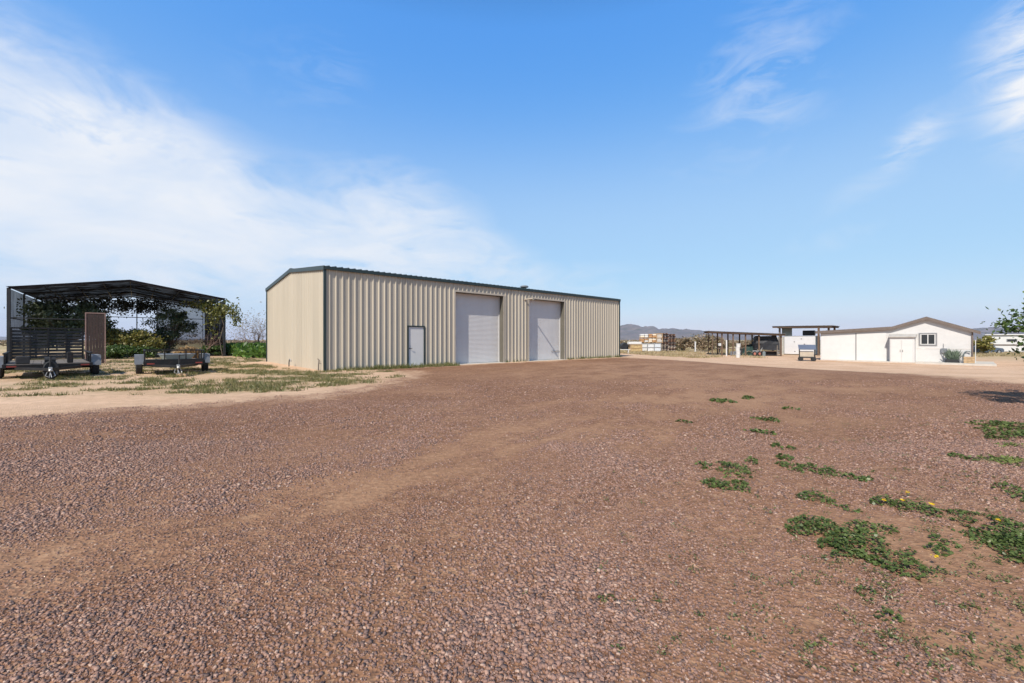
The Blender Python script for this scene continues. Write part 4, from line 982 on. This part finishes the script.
# ------------------------------------------------------------------ pallets and crates (far right of the barn)
ZP = 70.0
def pal_mesh():
    mb = MB()
    for k in range(6): y = -.5+k*.176; mb.box(-.6, .6, y, y+.12, .125, .148)
    for x in (-.57, -.04, .49): mb.box(x, x+.08, -.5, .5, .025, .123)
    for k in range(3): y = -.5+k*.44; mb.box(-.6, .6, y, y+.12, 0, .023)
    return mb
px0 = at(663.5, ZP); srcs = [pal_mesh().build('wooden_pallet', mm, None, px0) for mm in (M_palwood, mat('grey_pallet_wood', (.20,.18,.17), .9), mat('pale_pallet_wood', (.50,.42,.36), .9), mat('dark_pallet_wood', (.07,.045,.045), .9))]; usedp = set()
GP = 'brown pallets in the tall stacks'
k_ = 0
for si, px in enumerate((663.6, 670.4)):
    b = at(px, ZP)
    for k in range(20 if si == 0 else 19):
        sc_i = k_ if k_ < 4 else random.choice((0,0,1,2,3,3)); o = srcs[sc_i] if k_ < 4 else srcs[sc_i].copy()
        if k_ >= 4: COL.objects.link(o)
        o.location = (b[0]+random.gauss(0,.04), b[1]+random.gauss(0,.04), b[2]+k*.158); o.rotation_euler = (0, 0, random.gauss(0,.05)+(.0 if k % 3 else .06)); k_ += 1
        tag(o, 'wooden pallet in the left one of the two tall pallet stacks' if si == 0 else 'wooden pallet in the right one of the two tall pallet stacks', 'pallet', GP+(' on the left' if si == 0 else ' on the right'))
def crate(px, zl, w, h, m, lb, Z=ZP, d=1.1, name='storage_crate', slat=True):
    b = at(px, Z); t = thing(name, lb, 'crate', (b[0], b[1], b[2]+zl), random.gauss(0,.04))
    MB().box(-w/2+.03, w/2-.03, -d/2+.03, d/2-.03, .1, h-.03, .02).build('body', m, t)
    mb = MB()
    for s in (-1, 1):
        for u in (-1, 1): mb.box(s*w/2-.05, s*w/2+.05, u*d/2-.05, u*d/2+.05, 0, h)
    for z in (0, h*.5, h-.08): mb.box(-w/2+.05, w/2-.05, -d/2-.04, -d/2+.028, z, z+.08); mb.box(-w/2+.05, w/2-.05, d/2-.028, d/2+.04, z, z+.08)
    for s in (-1, 1):
        for z in (0, h-.08): mb.box(s*w/2-.03, s*w/2+.03, -d/2+.05, d/2-.05, z, z+.08)
    mb.build('frame', M_wood if slat else M_steel, t)
    return t
crate(642.8, 0, 1.15, 1.45, M_whitepaint, 'white lower crate with brown frame, leftmost of the bottom row', slat=False)
crate(649.6, 0, 1.15, 1.45, mat('offwhite_plastic', (.66,.67,.68), .6), 'white lower crate in the middle of the bottom row', slat=False)
crate(656.4, 0, 1.12, 1.5, mat('bluish_white', (.56,.60,.65), .6), 'bluish white lower crate against the pallet stacks', slat=False)
def loaded(px, zl, w, lb, topc):
    b = at(px, ZP); t = thing('loaded_pallet', lb, 'loaded pallet', (b[0], b[1], b[2]+zl), random.gauss(0,.05))
    mb = MB()
    for k in range(3): mb.box(-w/2, w/2, -.5+k*.4, -.3+k*.4, .10, .14)
    for x in (-w/2, -.05, w/2-.1): mb.box(x, x+.1, -.5, .5, 0, .098)
    mb.build('pallet', M_wood, t)
    rnd = random.Random(int(px*10+zl*7))
    for r_ in range(2):
        for c_ in range(2):
            x = -w/2+.03+c_*w/2; z = .145+r_*.30; MB().box(x, x+w/2-.06, -.46, .46, z, z+.28, .06).build('sack', (M_whitepaint, mat('cream_sack', (.68,.58,.46), .9), mat('brown_box', (.42,.24,.12), .9))[rnd.choice(topc)], t)
    return t
loaded(643.6, 1.5, 1.3, 'loaded pallet with white sacks, lower left above the white crates', (0,2,2))
loaded(651.6, 1.5, 1.3, 'loaded pallet with tan boxes, lower right above the white crates', (1,2,0))
loaded(643.9, 2.27, 1.3, 'topmost left loaded pallet with white and brown sacks', (0,0,1))
loaded(651.9, 2.27, 1.3, 'topmost right loaded pallet, white sacks beside the grey load', (0,1,2))
crate(658.3, 1.55, .95, 1.55, mat('grey_cream_load', (.48,.44,.40), .8), 'grey upper crate between the loaded pallets and the pallet stacks')
cw = crate(635.4, 0, 1.8, 1.25, mat('straw_tan', (.42,.31,.16), .9, 0, .3, 5), 'tan straw coloured crate left of the white crates', Z=68)
b = at(634.5, 68); tag(MB().box(-1.05, 1.05, -.5, .5, 0, .42, .06).build('white_cover', M_whitepaint, None, (b[0], b[1], b[2]+1.26), .05), 'white folded cover lying on top of the tan straw coloured crate', 'cover')
for i, (px, w) in enumerate(((624.3, .75), (629.0, .5))):
    b = at(px, 78); o = MB().lathe([(w*.9,-.5),(w,-.45),(w,.45),(w*.9,.5)], (0,0,w), 'y', 18).build('black_tank', M_tarp, None, b); tag(o, ('larger' if i == 0 else 'smaller')+' round black tank lying in the grass right behind the barn corner', 'tank')
X, Z, z = G(622, 353.5); tb_ = thing('white_bench', 'low white bench just right of the barn corner', 'bench', (X, Z, z))
MB().box(-.9, .9, -.2, .2, .42, .48).build('seat', M_whitepaint, tb_)
for x in (-.7, .7): MB().box(x-.04, x+.04, -.18, .18, 0, .418).build('leg', M_whitepaint, tb_)

# ------------------------------------------------------------------ mobile home and car
mh = thing('mobile_home', 'long white mobile home with a brown stripe beyond the outbuilding', 'mobile home', (70.6, 62.0, -.6), math.atan2(-.70, .714))
MB().box(0, 15, 0, 3.6, .35, 2.75, .03).build('body', M_whitepaint, mh)
MB().box(-.2, 15.2, -.25, 3.85, 2.76, 2.88, .02).build('roof', mat('pale_roof', (.7,.69,.67), .6), mh)
MB().box(.1, 14.9, .1, 3.5, 0, .348).build('skirting', M_tan2, mh)
MB().box(-.01, 15.01, -.03, -.003, 1.22, 1.42).build('stripe', M_brownfascia, mh)
for x in (1.9, 4.8, 8, 11):
    w_ = MB(); w_.box(x, x+1.0, -.05, -.002, 1.80, 2.20); w_ = w_.build('window', M_greyframe, mh); MB().box(x+.07, x+.93, -.06, -.052, 1.86, 2.14).build('pane', M_glass, w_)
MB().box(3.4, 5.4, -.05, -.002, .5, .82).build('vent_panel', M_greyframe, mh)
MB().box(6.3, 7.15, -.05, -.002, .4, 2.2).build('door', M_doorgrey, mh)
X, Z, z = at(983, 60); cr = thing('parked_car', 'small blue grey car half hidden behind the corner of the white outbuilding', 'car', (X, Z, z), .05)
M_car = mat('bluegrey_car_paint', (.10,.13,.18), .3, .2, .05, 3)
mb = MB(); mb.prism([(-2.1,.28),(2.1,.28),(2.15,.62),(1.95,.82),(1.1,.92),(-2.0,.95),(-2.15,.7)], -.85, .85); mb.build('body', M_car, cr)
mb = MB(); mb.prism([(-1.75,.955),(1.05,.955),(.45,1.42),(-1.3,1.45)], -.75, .75); cbn = mb.build('cabin', M_car, cr)
mb = MB(); mb.prism([(-1.45,1.0),(.78,1.0),(.36,1.36),(-1.2,1.38)], -.765, .765); mb.build('window', M_glass, cbn)
for x in (-1.35, 1.35):
    for y in (-.78, .78):
        w_ = MB().lathe([(.2,-.1),(.32,-.1),(.32,.1),(.2,.1)], (x, y, .32), 'y', 18).build('wheel', M_rubber, cr); MB().lathe([(.19,-.105),(.19,.105)], (x, y, .32), 'y', 12).build('rim', M_steel, w_)

# ------------------------------------------------------------------ scrub
sb_ = [(676, 78, 2.4, 1.6, 'low brown scrub bush right beside the pallet stacks'), (685, 74, 2.6, 2.0, 'brown scrub bush behind the thick dark stump like post'), (694, 80, 3.2, 2.2, 'brown scrub tree behind the thin white post'), (703, 72, 3.4, 1.7, 'tallest dark brown scrub tree left of the pole shed'), (711, 82, 3.0, 2.4, 'grey brown scrub tree behind the left end of the pole shed'),
       (722, 95, 1.7, 1.8, 'scrub bush seen through the first bay of the pole shed'), (738, 100, 1.5, 1.8, 'scrub bush seen through the middle bay of the pole shed'), (981, 58, 2.7, 1.3, 'olive scrub bush in the gap between outbuilding and mobile home')]
for i, (px, Z, h, w, lb) in enumerate(sb_):
    tree('scrub_bush', lb, 'bush', at(px, Z), h, [(0,0,h*.55,w,w*.8,h*.42), (w*.5,0,h*.4,w*.7,w*.6,h*.35)], 1500, .22, M_scrub if i < 7 else M_leafol, M_twig, seed=60+i, nclump=22, trunks=3, density=.3, group='scrub bushes at the edge of the property')
n = 1500; ang = RNG.uniform(-1.05, 1.05, n); rr = 170+650*RNG.random(n)**1.2; cx = np.sin(ang)*rr; cy = np.cos(ang)*rr
sz = RNG.uniform(.6, 1.5, n)*(.6+.8*fbm(cx*.02, cy*.02)); per = 55
off = RNG.normal(size=(n, per, 3))*np.array([1.0,1.0,.42])*sz[:,None,None]*.75
P = np.stack([cx, cy, terr(cx, cy)+sz*.75], 1)[:,None,:]+off; P = P.reshape(-1,3); P[:,2] = np.maximum(P[:,2], -1.1)
shd = np.repeat(RNG.random(n), per)*.7+RNG.random(n*per)*.3
tag(link_mesh('distant_scrub', leaf_mesh('distant_scrub', P, .62, 1.4, shade=shd), M_scrub), 'far off belt of brown desert scrub along the horizon', 'scrub', None, 'stuff')
# small dry bushes / straw around the outbuildings
x3, y3, s3 = tufts(9000, (5, 75, 33, 95), lambda x, y: smooth((fbm(x*.16, y*.16)-.42)/.12)*(sdist(YARD, x, y) < -3.5)*(y > 52-.35*x)*np.where((x > 28) & (y < 50), 0, 1)*np.where((x > 34) & (x < 44) & (y < 62), 0, 1), 14, .25)
blades('dry_grass', x3, y3, .10+.30*RNG.random(len(x3))**1.5, np.full(len(x3), .07), 'dry straw coloured grass around the pole shed and pallets', leafmat('straw', [(.30,.26,.12), (.42,.33,.18), (.50,.40,.25)]), s3)

# ------------------------------------------------------------------ mountains
def ridge(name, label, Y, px0, px1, prof, depth, seed):
    n = 150; mrow = 26; V = []
    xs = np.linspace((px0-512)/F*Y, (px1-512)/F*Y, n); u = np.linspace(px0, px1, n)
    hp = np.interp(u, [p[0] for p in prof], [p[1] for p in prof])/F*Y
    X, J = np.meshgrid(xs, np.linspace(0, 1, mrow)); env = np.sin(np.pi*J)**.8
    nz = fbm(X/Y*F*.11+seed, J*9+seed, 5); Hh = hp[None,:]*env*(.62+.62*nz)*1.02
    V = np.stack([X.ravel(), (Y+depth*(J-.5)).ravel(), (Hh-3).ravel()], 1)
    i = np.arange(n-1)[None,:]+np.arange(mrow-1)[:,None]*n; Fc = np.stack([i, i+1, i+n+1, i+n], -1).reshape(-1,4)
    me = np_mesh(name, V, Fc, 4, smooth=True)
    return tag(link_mesh(name, me, M_mount), label, None, None, 'structure')
M_mount = mat('desert_mountain_rock', (.17,.135,.12), .95, 0, .3, .004, second=(.10,.10,.07), amt=.45)
ridge('mountains', 'hazy mountain range on the horizon right of the barn', 7000, 560, 760, [(560,6),(600,9),(618,12.5),(633,14.5),(645,13.5),(655,11),(665,12.3),(678,11),(690,11.5),(700,9),(725,7),(760,1)], 2600, 3)
ridge('mountains', 'low mountain range beyond the mobile home', 5500, 930, 1130, [(930,0),(960,7),(985,11),(1003,13),(1020,11.5),(1045,15),(1080,12),(1130,3)], 2200, 8)
ridge('mountains', 'faint low hills far behind the shade house', 8200, -40, 240, [(-40,3),(60,4),(150,3),(240,0)], 1800, 5)

# ------------------------------------------------------------------ air
hz = MB(); hz.box(-9500, 9500, -300, 9400, -3.2, 420); hz = hz.build('haze', None)
m, nt, out = nodes_of('thin_haze'); pv = nt.nodes.new('ShaderNodeVolumePrincipled')
pv.inputs['Color'].default_value = (.58,.72,1.0,1); pv.inputs['Density'].default_value = HAZE = .00005; pv.inputs['Anisotropy'].default_value = .1
m.cycles.homogeneous_volume = True; nt.links.new(pv.outputs[0], out.inputs['Volume']); hz.data.materials.append(m); tag(hz, 'thin bluish desert haze filling the distance', 'haze', None, 'stuff')

# ------------------------------------------------------------------ sky, sun, camera
SUN_AZ = math.atan2(-.48, -.877); SUN_EL = R(44)
W = bpy.data.worlds.new('World'); S.world = W; W.use_nodes = True; nt = W.node_tree; nt.nodes.clear()
out = nt.nodes.new('ShaderNodeOutputWorld'); bg = nt.nodes.new('ShaderNodeBackground'); nt.links.new(bg.outputs[0], out.inputs[0])
sky = nt.nodes.new('ShaderNodeTexSky'); sky.sky_type = 'NISHITA'; sky.sun_disc = False; sky.sun_elevation = SUN_EL; sky.sun_rotation = SUN_AZ % (2*math.pi)
sky.air_density = 1.0; sky.dust_density = .6; sky.ozone_density = 3.0; sky.altitude = 400
tcn = nt.nodes.new('ShaderNodeTexCoord'); sep = nt.nodes.new('ShaderNodeSeparateXYZ'); nt.links.new(tcn.outputs['Generated'], sep.inputs[0])
az = mth(nt, 'ARCTAN2', sep.outputs[0], sep.outputs[1]); el = mth(nt, 'ARCSINE', sep.outputs[2])
def dirs(px, py):
    a = math.atan((px-512)/F); return a, math.atan((HOR-py)/F*math.cos(a))
def blob(px, py, rx, ry, ang, k):
    """soft cloud bank in sky angles; rx, ry in degrees"""
    a0, e0 = dirs(px, py); da = mth(nt, 'SUBTRACT', az, a0); de = mth(nt, 'SUBTRACT', el, e0); c, s = math.cos(R(ang)), math.sin(R(ang))
    u = mth(nt, 'DIVIDE', mth(nt, 'ADD', mth(nt, 'MULTIPLY', da, c), mth(nt, 'MULTIPLY', de, s)), R(rx))
    v = mth(nt, 'DIVIDE', mth(nt, 'SUBTRACT', mth(nt, 'MULTIPLY', de, c), mth(nt, 'MULTIPLY', da, s)), R(ry))
    r2 = mth(nt, 'ADD', mth(nt, 'MULTIPLY', u, u), mth(nt, 'MULTIPLY', v, v))
    return mth(nt, 'MULTIPLY', mth(nt, 'EXPONENT', mth(nt, 'MULTIPLY', r2, -1)), k)
def addall(l):
    r = l[0]
    for q in l[1:]: r = mth(nt, 'ADD', r, q)
    return r
thick = addall([blob(10,130,16,7,-12,1.0), blob(110,175,13,6,-16,.95), blob(230,225,11,5,-22,.85), blob(20,235,15,7,-5,.75), blob(400,215,9,5,-12,.9), blob(330,255,14,4,-6,.6), blob(470,262,12,3.5,-14,.75), blob(140,285,32,6,0,.30)])
wisp = addall([blob(765,75,6,5,35,.42), blob(1042,78,2.9,4.2,10,1.5), blob(1045,10,3,2,20,.5), blob(915,135,2.5,1.4,35,.6), blob(880,175,5,1.5,30,.2), blob(300,80,9,5,10,.10), blob(340,75,3,2,10,.16), blob(560,280,10,2,0,.35), blob(860,230,8,1.5,15,.15), blob(720,150,12,8,30,.06)])
cmb = nt.nodes.new('ShaderNodeCombineXYZ'); nt.links.new(az, cmb.inputs[0]); nt.links.new(el, cmb.inputs[1])
mp1 = nt.nodes.new('ShaderNodeMapping'); mp1.inputs['Rotation'].default_value = (0,0,R(22)); mp1.inputs['Scale'].default_value = (2.6,6.5,1); nt.links.new(cmb.outputs[0], mp1.inputs[0])
na = noise(nt, mp1.outputs[0], 1.9, 11, .62, .5)
mp2 = nt.nodes.new('ShaderNodeMapping'); mp2.inputs['Rotation'].default_value = (0,0,R(-28)); mp2.inputs['Scale'].default_value = (3,8.5,1); nt.links.new(cmb.outputs[0], mp2.inputs[0])
nb = noise(nt, mp2.outputs[0], 2.4, 10, .62, .9)
A = mth(nt, 'MULTIPLY', thick, ramp(nt, na, [(.33, .22), (.60, 1.0)])); A = ramp(nt, A, [(.08, 0.0), (.5, .62), (1.05 if False else 1.0, .97)])
B = mth(nt, 'MULTIPLY', wisp, ramp(nt, nb, [(.38, 0.0), (.70, 1.0)])); B = ramp(nt, B, [(.02, 0.0), (.85, 1.0)])
nv = noise(nt, mp2.outputs[0], 1.1, 8, .6, .6); A = mth(nt, 'MULTIPLY', A, ramp(nt, nv, [(.34, .60), (.62, .96)]))
cf = mth(nt, 'MAXIMUM', A, B)
hs_ = nt.nodes.new('ShaderNodeHueSaturation'); hs_.inputs['Saturation'].default_value = 1.22; hs_.inputs['Value'].default_value = 1.0; nt.links.new(sky.outputs[0], hs_.inputs['Color'])
CLOUD = (4.6, 4.75, 5.0)
sps = nt.nodes.new('ShaderNodeSeparateColor'); nt.links.new(hs_.outputs[0], sps.inputs[0]); cbs = nt.nodes.new('ShaderNodeCombineColor')
for i_, (gm, cf_) in enumerate(((.75, 1.06), (.50, 1.68), (.16, 3.75))):
    nt.links.new(mth(nt, 'MULTIPLY', mth(nt, 'POWER', mth(nt, 'MAXIMUM', sps.outputs[i_], .001), gm), cf_), cbs.inputs[i_])
zen = ramp(nt, sep.outputs[2], [(.60, (1,1,1)), (.78, (.50,.46,.38)), (1.0, (.30,.27,.22))])
skc = mix(nt, 1.0, cbs.outputs[0], zen, 'MULTIPLY')
ve = mth(nt, 'DIVIDE', mth(nt, 'SUBTRACT', el, R(15)), R(10.5)); veil = mth(nt, 'MULTIPLY', mth(nt, 'EXPONENT', mth(nt, 'MULTIPLY', mth(nt, 'MULTIPLY', ve, ve), -1)), .30)
skc = mix(nt, veil, skc, (3.8, 4.3, 4.8))
skc = mix(nt, cf, skc, CLOUD)
nt.links.new(skc, bg.inputs[0]); bg.inputs[1].default_value = .15
L = bpy.data.lights.new('sun', 'SUN'); L.energy = 4.35; L.angle = R(.53); L.color = (1.0, .93, .82)
lo = bpy.data.objects.new('sun', L); COL.objects.link(lo)
d = Vector((.48*math.cos(SUN_EL), .877*math.cos(SUN_EL), -math.sin(SUN_EL))); lo.rotation_euler = d.to_track_quat('-Z', 'Y').to_euler()
lo.location = (-20, -30, 40)
cam = bpy.data.cameras.new('camera'); co = bpy.data.objects.new('camera', cam); COL.objects.link(co); S.camera = co
cam.sensor_width = 36; cam.lens = 36*F/1024; cam.shift_y = -1.5/1024; cam.clip_start = .05; cam.clip_end = 30000
co.location = (0, 0, HC); co.rotation_euler = (R(90), 0, 0)
S.view_settings.view_transform = 'Standard'; S.view_settings.look = 'None'; S.view_settings.exposure = .38; S.view_settings.gamma = 1
S.cycles.max_bounces = 8; S.cycles.transparent_max_bounces = 16; S.cycles.volume_bounces = 0
